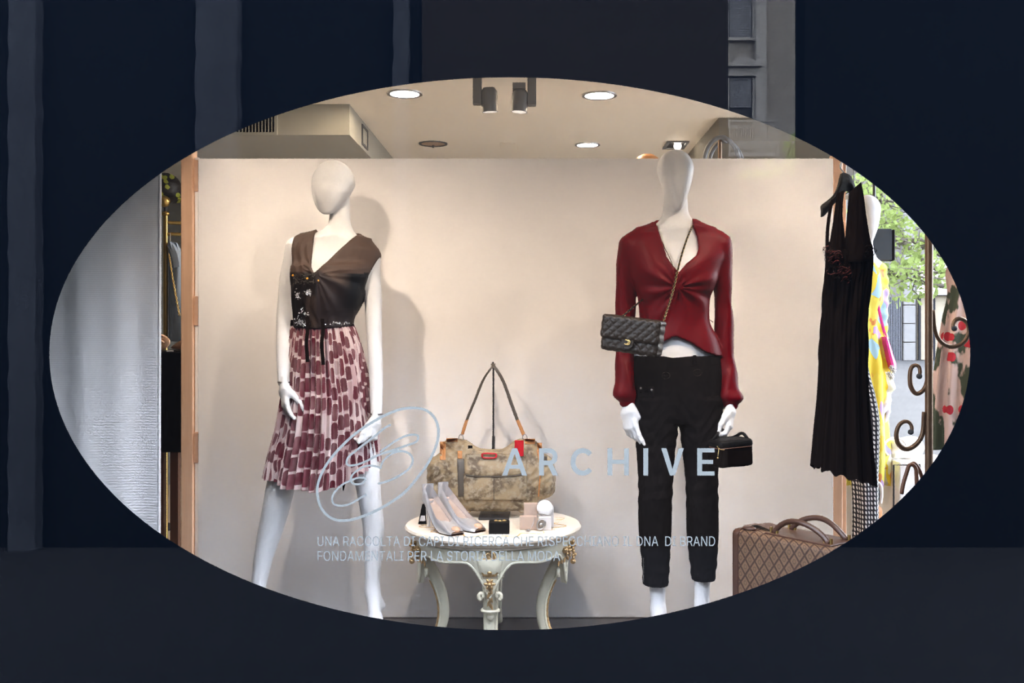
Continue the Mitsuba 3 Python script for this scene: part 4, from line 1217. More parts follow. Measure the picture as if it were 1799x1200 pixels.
# front pocket and flap
pk = np.array([[ob(a, b, 0.010 + 0.004 * math.sin((a - 815) / 110 * np.pi) * math.sin((b - 830) / 50 * np.pi)) for a in np.linspace(815, 926, 30)] for b in np.linspace(832, 878, 14)])
part(hb, 'front_pocket', slab(pk, 0.010), 'm_jacquard', True)
fl = np.array([[ob(a, b + (4 * ((a - 866) / 52) ** 4 * -1 if b > 825 else 0), 0.016 + 0.002 * math.sin(b / 5)) for a in np.linspace(818, 924, 26)] for b in np.linspace(797, 836, 14)])
part(hb, 'flap', slab(fl, 0.008), 'm_jacquard', True)
part(hb + '__flap', 'piping', tube(fl[-1] - [0, 0.001, 0], 0.0022, 6), 'm_strap', True)
part(hb + '__front_pocket', 'seam', tube([ob(868, b, 0.0145) for b in np.linspace(840, 878, 12)], 0.0012, 5), 'm_strap', True)
# red oval handle grip
gp = []
for w in np.linspace(0, 2 * np.pi, 40, endpoint=False):
    gp.append(ob(860 + 12.5 * np.sign(math.cos(w)) * abs(math.cos(w)) ** 0.6, 799 + 4.6 * np.sign(math.sin(w)) * abs(math.sin(w)) ** 0.6, 0.022))
gp = np.array(gp)
gp[:, 1] = gp[:, 1].min()
part(hb, 'grip', tube(gp, 0.0036, 8, closed=True), 'm_redtag', True, label='red oval grip ring')
part(hb, 'tag', box(bx(905), bx(920.5), YC + DB - 0.100, YC + DB - 0.095, bz(796.5), bz(769), 0.0015), 'm_redtag', label='red leather tag')
# tan leather tabs
for (x0_, x1_, y0_, y1_) in ((773, 783, 776, 808), (784, 804, 770, 776), (804, 812, 792, 806), (922, 940, 771, 780), (944, 952, 778, 800)):
    q = np.array([[ob(a, b, 0.003) for a in np.linspace(x0_, x1_, 6)] for b in np.linspace(y0_, y1_, 7)])
    part(hb, 'leather_trim', slab(q, 0.006), 'm_tan', True, label='tan leather trim')
part(hb, 'piping', tube([ob(a, b, 0.002) for a, b in zip(np.interp(np.linspace(0, 1, 20), [0, .4, 1], [944, 950, 946]), np.linspace(790, 872, 20))], 0.0028, 6), 'm_tan', True, label='tan piping')
part(hb, 'side_strap', slab(np.array([[ob(a + (b - 800) * 0.03, b, 0.004) for a in (803, 807, 811, 815)] for b in np.linspace(806, 872, 12)]), 0.004), 'm_strap', True, label='dark hanging strap')
part(hb, 'side_buckle', box(bx(955), bx(961), YC + DB - 0.09, YC + DB - 0.075, bz(812), bz(797), 0.002), 'm_strap')
# straps going up to the hook
hook = np.array([sx, sy + 0.005, HK + 0.004])
for s, pth in ((1, [(812, 764), (820, 738), (838, 694), (852, 662), (862, 648)]), (1, [(920, 764), (909, 738), (893, 694), (880, 662), (871, 648)])):
    pts = [P(a, b, DB + 0.01) for a, b in pth] + [hook]
    c = curve(pts, 26)
    for off in (-0.012, 0.016):
        cc_ = c + np.array([0, 1, 0]) * (off * np.linspace(1, 0.2, 26))[:, None]
        part(hb, 'strap', ribbon(cc_, 0.0115, (1, 0.15, 0.25), 0.004), 'm_strap', True, label='dark shoulder strap')
    e0, e1 = P(pth[0][0], pth[0][1], DB - 0.005), P(pth[1][0], pth[1][1], DB - 0.005)
    part(hb, 'strap_end', ribbon([e0 + (e1 - e0) * k for k in (0, .5, 1.0)], 0.0135, (1, 0, 0.25), 0.006), 'm_tan', True, label='tan leather strap end')
    dx = -2 if pth[0][0] < 860 else 2
    part(hb, 'ring', tube([P(pth[0][0] + dx + 4 * math.cos(w), pth[0][1] + 6 + 7 * math.sin(w), DB - 0.008) for w in np.linspace(0, 2 * np.pi, 20, endpoint=False)], 0.0018, 6, closed=True), 'm_silverdark', True, label='metal strap ring')
    part(hb, 'loop', ribbon([P(pth[0][0] + dx, pth[0][1] + 10, DB - 0.004), P(pth[0][0] + dx * 1.5, pth[0][1] + 22, DB - 0.012)], 0.014, (1, 0, 0), 0.005), 'm_strap', True)
part(hb, 'price_tag', box(bx(824), bx(831.5), YC + DB - 0.06, YC + DB - 0.058, bz(798), bz(780)), 'm_black', label='small black price tag')


# silver pumps, each in its own frame: heel at the origin, toe towards +x
def pump(name, label, heel_px, d, ang, hgt=0.150):
    t = thing(name, label, 'shoe', 'pair of silver pumps')
    o = P(*heel_px, d)
    o[2] = ztop + 0.001
    m4 = yaw(ang, o)
    L = 0.215
    xs = np.linspace(0, L, 34)
    def sole_z(x):
        s = np.clip(x / (L * 0.70), 0, 1)
        return 0.004 + (hgt - 0.055) * (1 - s) ** 1.5 * (1 + 0.5 * s)
    def wid(x):
        s = x / L
        return 0.024 + 0.014 * math.sin(np.clip((s - 0.05) / 0.95, 0, 1) * np.pi * 0.82) if s < 0.9 else 0.024 + 0.014 * math.sin(0.895 * np.pi * 0.82) - 0.16 * (s - 0.9) ** 1.3
    up = []
    for x in xs:
        s = x / L
        w, zs = wid(x), sole_z(x)
        hw = np.interp(s, [0, .08, .3, .55, .68, .85, 1.0], [.060, .060, .052, .046, .044, .028, .012])
        op = np.interp(s, [0, .05, .55, .66, .74, 1], [.10, .5, .62, .45, 0.0, 0.0])    # opening width, share
        ring = []
        for q in np.linspace(-1, 1, 25):
            a = q * np.pi / 2
            full = np.array([x, w * np.sin(a) if abs(q) > op else w * np.sin(a), zs + hw * (np.cos(a) ** 0.55)])
            ring.append((q, full))
        up.append((x, w, zs, hw, op))
    # sides as two sheets, toe cap as one
    def sheet(qs):
        return np.array([[[x, w * math.sin(q_ * np.pi / 2), zs + hw * abs(math.cos(q_ * np.pi / 2)) ** 0.6 + 0.0] for q_ in qs(op)] for x, w, zs, hw, op in up])
    left, right = sheet(lambda op: np.linspace(-1, -op, 14)), sheet(lambda op: np.linspace(op, 1, 14))
    upper = cat_([grid(left), grid(right)])
    back = np.array([[[-0.010 * math.cos(q_ * np.pi / 2) * 1.6, 0.024 * math.sin(q_ * np.pi / 2), up[0][2] + z] for q_ in np.linspace(-1, 1, 12)] for z in np.linspace(0, 0.060, 6)])
    part(t, 'upper', xf(cat_([upper, grid(back)]), m4), 'm_silver', True)
    insole = np.array([[[x, w * 0.97 * s, zs + 0.004] for s in np.linspace(-1, 1, 8)] for x, w, zs, hw, op in up])
    part(t, 'insole', xf(grid(insole), m4), 'm_beigecard', True, label='beige insole')
    sole = np.array([[[x, w * s * 1.02, zs - 0.004 + 0.003 * (abs(s) > .9)] for s in np.linspace(-1, 1, 8)] for x, w, zs, hw, op in up])
    sl = slab(np.stack([sole[..., 0], sole[..., 2], sole[..., 1]], -1), 0)
    part(t, 'sole', xf(grid(sole), m4), 'm_brownleather', True, label='dark brown sole')
    hz_ = sole_z(0)
    hl = np.array([[[0.004 + 0.011 * (0.55 + 0.45 * s) * math.cos(a) + 0.006 * s, (0.007 + 0.014 * s ** 2) * math.sin(a), s * hz_] for a in np.linspace(0, 2 * np.pi, 14, endpoint=False)] for s in np.linspace(0, 1, 10)])
    part(t, 'heel', xf(grid(hl, True), m4), 'm_silver', True, label='high silver heel')
    # peep toe patch
    tp = ball((L * 0.90, 0, sole_z(L) + 0.017), 1.0, 2)
    tp.vertices = (tp.vertices - [L * 0.90, 0, sole_z(L) + 0.017]) * [0.020, 0.017, 0.011] + [L * 0.925, 0, sole_z(L) + 0.015]
    part(t, 'toe', xf(tp, m4), 'm_nude', True, label='bronze peep toe')
    return t


pump('silver_pump', 'silver high-heeled pump on the table, front one beside the black price card', (752, 905), 3.76, -0.95)
pump('silver_pump', 'silver high-heeled pump on the table, second one nearer the handbag', (779, 900), 3.80, -0.80)
# folded black price card
c = P(742, 908, 3.80)
t = thing('price_card', 'small folded black price card standing beside the silver pumps', 'price card')
m = slab(np.array([[[-0.016, 0, 0.0], [0.016, 0, 0.0]], [[-0.002, 0.012, 0.075], [0.010, 0.012, 0.075]]]), 0.002)
m.apply_translation([c[0], c[1], ztop + 0.001])
part(t, 'card', m, 'm_black')
m = slab(np.array([[[-0.010, -0.001, 0.012], [0.012, -0.001, 0.012]], [[-0.006, 0.0035, 0.032], [0.010, 0.0035, 0.032]]]), 0.0005)
m.apply_translation([c[0], c[1] - 0.001, ztop + 0.001])
part(t, 'printed_patch', m, 'm_stonecard')

# black jewellery box with gold brooches
c = P(877, 930, 3.62)
t = thing('jewellery_box', 'small black box with gold jewellery on top at the front of the table', 'box')
part(t, 'body', box(c[0] - 0.037, c[0] + 0.037, c[1] - 0.028, c[1] + 0.028, ztop + 0.004, ztop + 0.046, 0.002), 'm_black')
part(t, 'base', box(c[0] - 0.037, c[0] + 0.037, c[1] - 0.028, c[1] + 0.028, ztop + 0.0005, ztop + 0.0045), 'm_silver')
for k, (dx, dy) in enumerate(((-0.012, 0.0), (0.003, -0.006), (0.018, 0.004))):
    put('gold_brooch', cat_([rosette(np.array([c[0] + dx, c[1] + dy, ztop + 0.0485]), (0, -0.25, 1), 0.0062), tube([[c[0] + dx - 0.006, c[1] + dy, ztop + 0.0485], [c[0] + dx + 0.008, c[1] + dy - 0.003, ztop + 0.0485]], 0.0012, 6)]), 'm_gold', True,
        label=('left', 'middle', 'right')[k] + ' tiny gold brooch on the black jewellery box', cat='brooch', group='gold brooches on the black box')

# jewellery blocks at the right of the table
c = P(926, 915, 3.74)
t = thing('jewellery_block', 'beige cardboard display block with a backrest at the right of the table', 'display block')
part(t, 'front', box(c[0] - 0.026, c[0] + 0.040, c[1] - 0.05, c[1] - 0.022, ztop + 0.001, ztop + 0.050, 0.0015), 'm_beigecard')
part(t, 'back', box(c[0] - 0.012, c[0] + 0.040, c[1] - 0.018, c[1] + 0.014, ztop + 0.001, ztop + 0.092, 0.0015), 'm_beigecard')
c2 = P(956, 912, 3.74)
t = thing('jewellery_block', 'grey stone-coloured display block under the white round pad', 'display block')
part(t, 'block', box(c2[0] - 0.020, c2[0] + 0.026, c2[1] - 0.06, c2[1] - 0.026, ztop + 0.001, ztop + 0.048, 0.0015), 'm_stonecard')
part(t, 'backrest', box(c2[0] - 0.014, c2[0] + 0.036, c2[1] - 0.008, c2[1] + 0.010, ztop + 0.001, ztop + 0.080, 0.0015), 'm_stonecard')
m = ball((0, 0, 0), 1.0, 3)
m.vertices = m.vertices * [0.030, 0.014, 0.029] + [c2[0] + 0.002, c2[1] - 0.024, ztop + 0.078]
put('round_pad', m, 'm_pearl', True, label='white round velvet pad on the grey display block', cat='pad')
# necklace: chain, oval pendant, small charm
t = thing('necklace', 'silver necklace with a dark oval pendant hanging over the display blocks', 'necklace')
pc = np.array([c2[0] - 0.012, c2[1] - 0.068, ztop + 0.024])
part(t, 'pendant', cat_([tube([pc + [0.014 * math.cos(w) + 0.004 * math.sin(w), -0.001, 0.019 * math.sin(w)] for w in np.linspace(0, 2 * np.pi, 24, endpoint=False)], 0.004, 7, closed=True), ball(pc, 0.0085, 2)]), 'm_silverdark', True)
part(t, 'chain', tube(curve([pc + [-0.004, 0, 0.02], [c2[0] - 0.022, c2[1] - 0.064, ztop + 0.050], [c2[0] - 0.02, c2[1] - 0.03, ztop + 0.056], [c2[0] + 0.0, c2[1] - 0.044, ztop + 0.056], [c2[0] + 0.03, c2[1] - 0.04, ztop + 0.056]], 40), 0.0020, 6), 'm_silverdark', True)
part(t, 'charm_chain', tube(curve([[c[0] + 0.028, c[1] - 0.052, ztop + 0.045], [c[0] + 0.020, c[1] - 0.060, ztop + 0.02], [c[0] + 0.008, c[1] - 0.075, ztop + 0.003]], 16), 0.0012, 5), 'm_silverdark', True)
part(t, 'charm', rosette(np.array([c[0] + 0.004, c[1] - 0.08, ztop + 0.004]), (0, -.3, 1), 0.010), 'm_silverdark', True)

# ================================================================ bags carried by the second mannequin
def rounded_box(sx_, sy_, sz_, r, sub=5, top_taper=0.0):
    """A cushion-like box: rounded, with a fine mesh to be shaped."""
    def f(p):
        q = np.abs(p) - np.float32([sx_ / 2 - r, sy_ / 2 - r, sz_ / 2 - r])
        return np.linalg.norm(np.maximum(q, 0), axis=1) + np.minimum(q.max(1), 0) - r
    return f


cb = thing('chain_bag', 'black quilted leather flap bag on a gold chain at the hip of the red-bloused mannequin', 'handbag')
O = P(1112, 590, 3.46)
m4 = yaw(-0.42, O, 0.13)
fb = rounded_box(0.205, 0.070, 0.118, 0.012)


def quilt(p):
    u, v = (p[:, 0] + p[:, 2]) / 0.030, (p[:, 0] - p[:, 2]) / 0.030
    w = np.minimum(np.abs(np.sin(u * np.pi)), np.abs(np.sin(v * np.pi)))
    return 0.0028 * np.sqrt(np.clip(w, 0, 1))


part(cb, 'body', xf(snet(lambda p: fb(p) - quilt(p), (-0.115, -0.05, -0.075), (0.115, 0.05, 0.075), 0.0038, 1), m4), 'm_blackleather', True)
def flapf(p):
    q = p - np.float32([0, -0.006, 0.022])
    d = rounded_box(0.212, 0.076, 0.082, 0.012)(q)
    inner = rounded_box(0.216, 0.064, 0.110, 0.010)(p - np.float32([0, 0.002, -0.006]))
    return np.maximum(d - quilt(p), -inner + 0.0005)


part(cb, 'flap', xf(snet(flapf, (-0.118, -0.06, -0.035), (0.118, 0.045, 0.075), 0.0036, 1), m4), 'm_blackleather', True, label='quilted front flap')
tg = prism(Polygon([(-0.021, 0.004), (0.021, 0.004), (0.021, -0.006)] + [(0.021 * math.cos(a), -0.006 + 0.021 * math.sin(a)) for a in np.linspace(0, -np.pi, 16)] + [(-0.021, -0.006)]), -0.0478, -0.0535)
tg.apply_translation([0, 0.002, -0.018])
part(cb, 'tongue', xf(tg, m4), 'm_blackleather', label='rounded leather tongue')
gl = []
for s in (-1, 1):
    gl.append(tube([[s * 0.003 + s * 0.0075 * math.cos(w), -0.055, -0.022 + 0.008 * math.sin(w)] for w in np.linspace(0.75, 2 * np.pi - 0.75, 18)][::1] if s < 0 else [[0.003 - 0.0075 * math.cos(w) * -1 * -1, -0.0555, -0.022 + 0.008 * math.sin(w)] for w in np.linspace(0.75, 2 * np.pi - 0.75, 18)], 0.0018, 6))
part(cb, 'clasp', xf(cat_(gl), m4), 'm_gold', True, label='gold clasp of two interlocked rings')


def chain_mesh(path, n, r=0.0042, w=0.0011):
    c = curve(path, n)
    tg_ = np.gradient(c, axis=0)
    out = []
    for k in range(n):
        tn = unit(tg_[k])
        a = unit(np.cross(tn, [0.3, 1, 0.1] if k % 2 else [1, 0.2, 0.1]))
        ring = [c[k] + tn * r * 1.35 * math.cos(q) + a * r * 0.8 * math.sin(q) for q in np.linspace(0, 2 * np.pi, 9, endpoint=False)]
        out.append(tube(ring, w, 4, closed=True))
    return cat_(out)


pth1 = [P(1166, 563, 3.47), P(1172, 545, 3.50), P(1180, 520, 3.53), P(1190, 478, 3.545), P(1200, 440, 3.56), P(1211, 410, 3.60), P(1217, 397, 3.645), P(1219, 393, 3.70)]
pth2 = [P(1092, 557, 3.46), P(1104, 547, 3.49), P(1116, 537, 3.54), P(1124, 530, 3.60), P(1130, 526, 3.66)]
for pth, n_ in ((pth1, 62), (pth2, 16)):
    part(cb, 'chain', chain_mesh(pth, n_), 'm_gold', True, label='gold chain')
    part(cb, 'chain_leather', tube(curve(pth, n_ * 2), 0.0031, 6), 'm_black', True, label='black leather laced through the chain')

vb = thing('vanity_bag', 'small black box bag with a gold zip pull, held by the red-bloused mannequin', 'handbag')
O = P(1284, 796, 3.50)
m4 = yaw(0.30, O, -0.06)
f0_ = rounded_box(0.128, 0.092, 0.088, 0.012)
part(vb, 'body', xf(snet(lambda p: f0_(p * np.float32([1, 1, 1])) + 0.0012 * np.sin(p[:, 0] * 60) * np.sin(p[:, 2] * 50), (-0.08, -0.06, -0.06), (0.08, 0.06, 0.06), 0.005, 1), m4), 'm_blackcloth', True)
part(vb, 'lid', xf(snet(rounded_box(0.132, 0.096, 0.030, 0.012), (-0.075, -0.06, -0.025), (0.075, 0.06, 0.025), 0.005, 1), m4 @ yaw(0, (0, 0, 0.036))), 'm_black', True)
part(vb, 'piping', xf(tube([[0.066 * np.sign(math.cos(a)) * abs(math.cos(a)) ** 0.35, 0.048 * np.sign(math.sin(a)) * abs(math.sin(a)) ** 0.35, 0.024] for a in np.linspace(0, 2 * np.pi, 48, endpoint=False)], 0.0022, 6, closed=True), m4), 'm_brownleather', True)
hc = w2 + np.array([-0.035, -0.06, -0.118])
hpts = np.linalg.inv(m4) @ np.append(hc, 1)
part(vb, 'handle', tube(curve([O + [-0.062, 0.0, 0.048], O + [-0.050, 0.0, 0.062], hc + [-0.012, 0, 0.004], hc + [0.02, 0, 0.004], O + [0.052, 0.0, 0.060], O + [0.062, 0, 0.046]], 30), 0.0055, 8), 'm_black', True)
zp = O + m4[:3, :3] @ np.array([-0.070, -0.045, 0.022])
part(vb, 'zip_pull', cat_([tube(curve([zp + [0.02, -0.003, 0.002], zp + [0.0, -0.004, 0.006], zp + [-0.006, -0.004, 0.014]], 10), 0.0013, 6), tube(curve([zp + [0.0, -0.004, 0.006], zp + [-0.002, -0.006, -0.01], zp + [-0.004, -0.006, -0.022]], 10), 0.0013, 6), ball(zp + [-0.004, -0.006, -0.026], 0.0035, 1)]), 'm_gold', True, label='gold zip pull')

# ================================================================ suitcase
sc = thing('suitcase', 'tan monogram canvas suitcase with dark leather edges, standing at the lower right', 'suitcase')
O = np.array([0.690, YC + 3.50, 0.002])
u, v = np.array([0.60, -0.80, 0]), np.array([0.80, 0.60, 0])
m4 = frame(O, u, v, [0, 0, 1])
Ls, Ws, Hs = 0.62, 0.19, 0.515
bd = snet(lambda p: rounded_box(Ls, Ws, Hs, 0.018)(p - np.float32([Ls / 2, Ws / 2, Hs / 2])), (-0.02, -0.02, -0.02), (Ls + 0.02, Ws + 0.02, Hs + 0.02), 0.011, 2)
uvb = np.stack([bd.vertices[:, 0] / 0.042 + bd.vertices[:, 1] / 0.042, bd.vertices[:, 2] / 0.056 + bd.vertices[:, 1] / 0.06], 1)
part(sc, 'body', xf(bd, m4), 'm_monogram', True, uv=uvb)
ed = snet(lambda p: np.maximum(rounded_box(0.2, Ws + 0.008, Hs + 0.006, 0.022)(p - np.float32([0.0965, Ws / 2, Hs / 2])), p[:, 0] - 0.034), (-0.02, -0.02, -0.02), (0.05, Ws + 0.02, Hs + 0.02), 0.006, 2)
part(sc, 'leather_edge', xf(ed, m4), 'm_brownleather', 40, label='dark brown leather edge')
for yv in (0.045, 0.140):
    q = [[0.150, yv, Hs + 0.004], [0.175, yv, Hs + 0.030], [0.26, yv - 0.01 if yv < .1 else yv + .01, Hs + 0.058], [0.345, yv, Hs + 0.030], [0.375, yv, Hs + 0.004]]
    hd = part(sc, 'handle', xf(tube(curve(q, 28), 0.0095, 10), m4), 'm_brownleather', True, label='dark leather handle')
    for xx in (0.140, 0.165, 0.36, 0.385):
        part(hd, 'stud', xf(tube([[xx, yv, Hs + 0.0], [xx, yv, Hs + 0.022]], 0.0055, 10), m4), 'm_brass', 40, label='brass stud')
part(sc, 'handle_plate', xf(box(0.13, 0.40, 0.02, 0.165, Hs - 0.001, Hs + 0.005, 0.002), m4), 'm_brownleather')
part(sc, 'strap', xf(slab(np.array([[[x, 0.06 + 0.002 * math.sin(x * 60), Hs + 0.004 + 0.012 * math.sin(max(0, (x - 0.0)) * 22) ** 2] , [x, 0.125, Hs + 0.004 + 0.012 * math.sin(x * 22) ** 2]] for x in np.linspace(0.0, 0.14, 16)])[:, :, :], 0.0), m4), 'm_brownleather', True, label='leather strap on top')
part(sc, 'strap_loop', xf(tube([[0.055 + 0.022 * math.cos(a), 0.03 + 0.014 * math.sin(a), Hs + 0.006] for a in np.linspace(0, 2 * np.pi, 20, endpoint=False)], 0.005, 8, closed=True), m4), 'm_brownleather', True)
# ================================================================ black dress on a hanger, right
DD = 3.40
ht = thing('clothes_hanger', 'broad black wooden coat hanger holding the black halter dress', 'hanger')
hb_ = np.array([[P(1440, 378, DD), P(1440, 368, DD)], [P(1449, 377, DD), P(1450, 355, DD)], [P(1466, 358, DD), P(1470, 336, DD)], [P(1480, 345, DD), P(1481, 306, DD)], [P(1492, 333, DD), P(1490, 301, DD)], [P(1502, 333, DD), P(1503, 305, DD)],
                [P(1514, 345, DD), P(1515, 325, DD)], [P(1524, 360, DD), P(1524, 343, DD)], [P(1527, 366, DD), P(1528, 360, DD)]])
hb_[:, :, 1] += np.linspace(-0.03, 0.10, 9)[:, None]
tt = np.linspace(0, 8, 33)
hb2 = CubicSpline(np.arange(9), hb_.reshape(9, 6))(tt).reshape(33, 2, 3)
q_ = np.stack([hb2[:, 0], hb2.mean(1) + [0, -0.004, 0], hb2[:, 1]], 1)
part(ht, 'body', slab(q_, 0.020), 'm_black', 40)
hk = P(1489, 300, DD)
part(ht, 'hook', tube(curve([hk + [0, .04, 0], hk + [0, 0.04, 0.045], hk + [0.02, 0.04, 0.075], hk + [0.0, 0.04, 0.10], hk + [-0.018, 0.04, 0.085]], 24), 0.0028, 8), 'm_silver', True, label='metal hook')
put('hanging_cord', tube([hk + [0.0, 0.04, 0.098], [hk[0], hk[1] + 0.04, ZC]], 0.0022, 6), 'm_blackmetal', True, label='thin dark cord holding the black dress hanger from the ceiling', cat='cord')

bd_ = thing('black_dress', 'long black halter dress with a ruffled bodice, hanging at the right of the white panel', 'dress')
BDR = rows_px([(432, 1455, 1529, .050, .0), (445, 1452, 1532, .058, .0), (465, 1453, 1532, .064, .0), (500, 1450, 1527, .066, .0), (560, 1446, 1522, .070, .0), (620, 1443, 1520, .078, .0), (700, 1440, 1522, .086, .0), (760, 1435, 1527, .090, .0), (815, 1431, 1533, .095, .0), (850, 1428, 1537, .098, .0)], DD)
nu, nv_ = 260, 56
th = np.arange(nu + 1) / nu * 2 * np.pi
zt_, zb_ = HC - (436 - CY) / F * DD, HC - (836 - CY) / F * DD
pl = np.zeros((nv_, nu + 1, 3))
for i, v in enumerate(np.linspace(0, 1, nv_)):
    z = zt_ + (zb_ - zt_) * v
    cx_, cy_, rx, ry = (float(BDR[k](z)) for k in range(4))
    fo = (0.002 + 0.006 * v) * np.sin(13 * th + 1.8 * np.sin(2 * th) + 1.5 * v) + 0.0016 * np.sin(31 * th + 3 * v) + (0.003 * np.sin(9 * th + 26 * v) if v < 0.5 else 0)
    hem = v ** 2 * (0.030 * -np.cos(th) * -1 + 0.006 * np.sin(14 * th))
    top = (1 - v) ** 6 * 0.022 * np.cos(2 * (th - 0.2)) * (np.sin(th) < 0)
    pl[i] = np.stack([cx_ + (rx + fo) * np.cos(th), cy_ + (ry + fo) * np.sin(th), z - hem + top], -1)
part(bd_, 'skirt', grid(pl), 'm_blackcloth', True)
lp = [((1470, 340), (1484, 334)), ((1468, 360), (1481, 352)), ((1464, 390), (1480, 380)), ((1459, 420), (1484, 410)), ((1455, 445), (1486, 434)), ((1454, 462), (1488, 458))]
rp = [((1492, 338), (1513, 320)), ((1490, 360), (1517, 340)), ((1488, 385), (1521, 372)), ((1486, 410), (1526, 405)), ((1484, 436), (1532, 436)), ((1482, 460), (1531, 460))]
for nm, rows in (('left', lp), ('right', rp)):
    q_ = []
    for k in np.linspace(0, len(rows) - 1, 22):
        i = min(int(k), len(rows) - 2)
        f_ = k - i
        a = np.array(rows[i][0]) * (1 - f_) + np.array(rows[i + 1][0]) * f_
        b = np.array(rows[i][1]) * (1 - f_) + np.array(rows[i + 1][1]) * f_
        q_.append([P(*(a + (b - a) * s), DD - 0.018 - 0.050 * min(1.2, k / 4) * math.sin(np.pi * (0.15 + 0.7 * s)) + 0.003 * math.sin(s * 19 + k)) for s in np.linspace(0, 1, 12)])
    part(bd_, 'halter_panel', slab(np.array(q_), 0.004), 'm_blackcloth', True, label='halter front panel')
part(bd_, 'strap', ribbon(curve([P(1463, 350, DD - .03), P(1456, 385, DD - .035), P(1453.5, 415, DD - .04), P(1454, 448, DD - .045)], 18), 0.011, (1, 0, 0), 0.002), 'm_blackcloth', True, label='thin shoulder strap')
part(bd_, 'neck_loop', tube(curve([P(1486, 341, DD - .01), P(1492, 338, DD), P(1499, 339, DD)], 10), 0.0016, 6), 'm_blackcloth', True)
part(bd_, 'size_label', box(*(P(1487, 0, DD)[0], P(1495, 0, DD)[0], YC + DD + 0.012, YC + DD + 0.014, P(0, 350, DD)[2], P(0, 341, DD)[2])), 'm_white', label='small white label')
r_ = np.random.default_rng(5)
ru, rb = [], []
for k in range(46):
    s = r_.uniform(0, 1)
    px, py = 1454 + 36 * s + r_.normal(0, 3), 440 + 52 * s ** 0.8 + r_.normal(0, 12)
    if k % 6 == 0:
        px, py = r_.uniform(1524, 1533), r_.uniform(436, 452)
    c = P(px, py, DD - 0.075 - 0.015 * math.sin(np.pi * s))
    q_ = [c + 0.012 * np.array([math.cos(w + k) * (1 + 0.3 * math.sin(3 * w)), 0.3 * math.sin(2 * w), math.sin(w + k)]) for w in np.linspace(0, 4.5, 14)]
    (ru if k % 2 else rb).append(ribbon(q_, 0.009, (0.2, 1, 0.3), 0.001))
part(bd_, 'ruffle', cat_(ru), 'm_darkred', True, label='dark red ruffles', kind='stuff')
part(bd_, 'ruffle_edge', cat_(rb), 'm_blackcloth', True, kind='stuff')

# ================================================================ third mannequin in a yellow print dress, by the side window
D3 = 4.80
m3 = thing('mannequin', 'white mannequin in a yellow flower-print dress beside the side window, behind the black dress', 'mannequin')
T3 = rows_px([(452, 1494, 1534, .05, 0), (470, 1484, 1543, .07, 0), (500, 1482, 1545, .085, 0), (540, 1484, 1541, .08, 0), (575, 1488, 1538, .07, 0), (620, 1482, 1545, .09, 0), (680, 1478, 1548, .10, 0), (720, 1480, 1546, .09, 0)], D3)
ARM3 = [(1539, 472, 0, 14), (1543, 520, 0, 11.5), (1543, 580, 0, 10.5), (1551, 640, -.02, 9.5), (1558, 694, -.04, 7.6)]
LEG3 = [(1500, 715, 0, 26), (1500, 790, 0, 21), (1501, 860, 0, 17), (1502, 930, 0, 15), (1503, 985, 0, 9.5), (1503, 1008, 0, 9.5)]


def body3(p):
    d = smin(loft(p, T3, 2.2), limb(p, [(1518, 440, 0, 14), (1518, 462, 0, 18)], D3), 0.04)
    d = smin(d, egg(p, 1524, 342, 427, 46, D3, jaw=0, taper=0.35), 0.012)
    d = smin(d, limb(p, [(1519, 405, .01, 13), (1518, 445, .01, 15)], D3), 0.02)
    d = smin(d, limb(p, ARM3, D3), 0.03)
    for dx in (0, 26):
        d = smin(d, limb(p, [(a + dx, b, o, r) for a, b, o, r in LEG3], D3), 0.02)
        e = P(1503 + dx, 1008, D3)
        d = smin(d, chain(p, [e, np.array([e[0], e[1] - 0.12, 0.030]), np.array([e[0], e[1] - 0.17, 0.024])], (.026, .028, .018)), 0.02)
    return d


lo, hi = bounds(np.array([P(1470, 335, D3), P(1575, 335, D3), P(1470, 1030, D3)]), 0.02)
lo[1], hi[1], lo[2] = YC + D3 - 0.28, YC + D3 + 0.16, -0.01
part(m3, 'body', snet(body3, lo, hi, 0.011, 2), 'm_mannequin', True)
fc = P(1515, 1020, D3)
part(m3, 'base_plate', lathe([(0.001, 0.0), (0.16, 0.0), (0.16, 0.006), (0.155, 0.009), (0.001, 0.009)], 40, (fc[0], YC + D3 - 0.02, 0)), 'm_silver', 30)
place_hand(m3, P(1558, 694, D3 - .04), (0.02, -0.15, -1), (-1, 0.3, 0), (-0.3, -0.9, 0), curl=(0.25, 0.3, 0.2), scale=1.0)
DR3 = rows_px([(462, 1494, 1537, .07, 0), (485, 1482, 1548, .095, 0), (520, 1481, 1549, .105, 0), (550, 1484, 1541, .095, 0), (575, 1487, 1540, .09, 0), (640, 1476, 1551, .12, 0), (720, 1470, 1553, .14, 0), (800, 1466, 1557, .16, 0), (845, 1464, 1555, .165, 0)], D3)


def dress3(p):
    a = np.arctan2(p[:, 1] - YC - D3, p[:, 0] - P(1512, 0, D3)[0])
    v = np.clip((1.35 - p[:, 2]) / 0.9, 0, 1)
    d = loft(p, DR3, 2.1) + (0.002 + 0.010 * v) * np.sin(14 * a + 2 * np.sin(3 * a) + 3 * v)
    q = limb(p, [(1540, 474, 0, 17), (1545, 515, 0, 16), (1545, 560, 0, 14), (1547, 600, -.01, 13), (1554, 650, -.03, 12.5), (1559, 682, -.04, 12.5), (1559, 690, -.04, 8)], D3)
    return smin(d, q + 0.003 * np.sin(p[:, 2] * 110 + 8 * p[:, 0]), 0.012)


lo, hi = bounds(np.array([P(1455, 455, D3), P(1580, 850, D3)]), 0.012)
lo[1], hi[1] = YC + D3 - 0.20, YC + D3 + 0.20
part(m3, 'dress', snet(dress3, lo, hi, 0.009, 1), 'm_yellow', True, label='yellow dress with lilac and blue flower print')

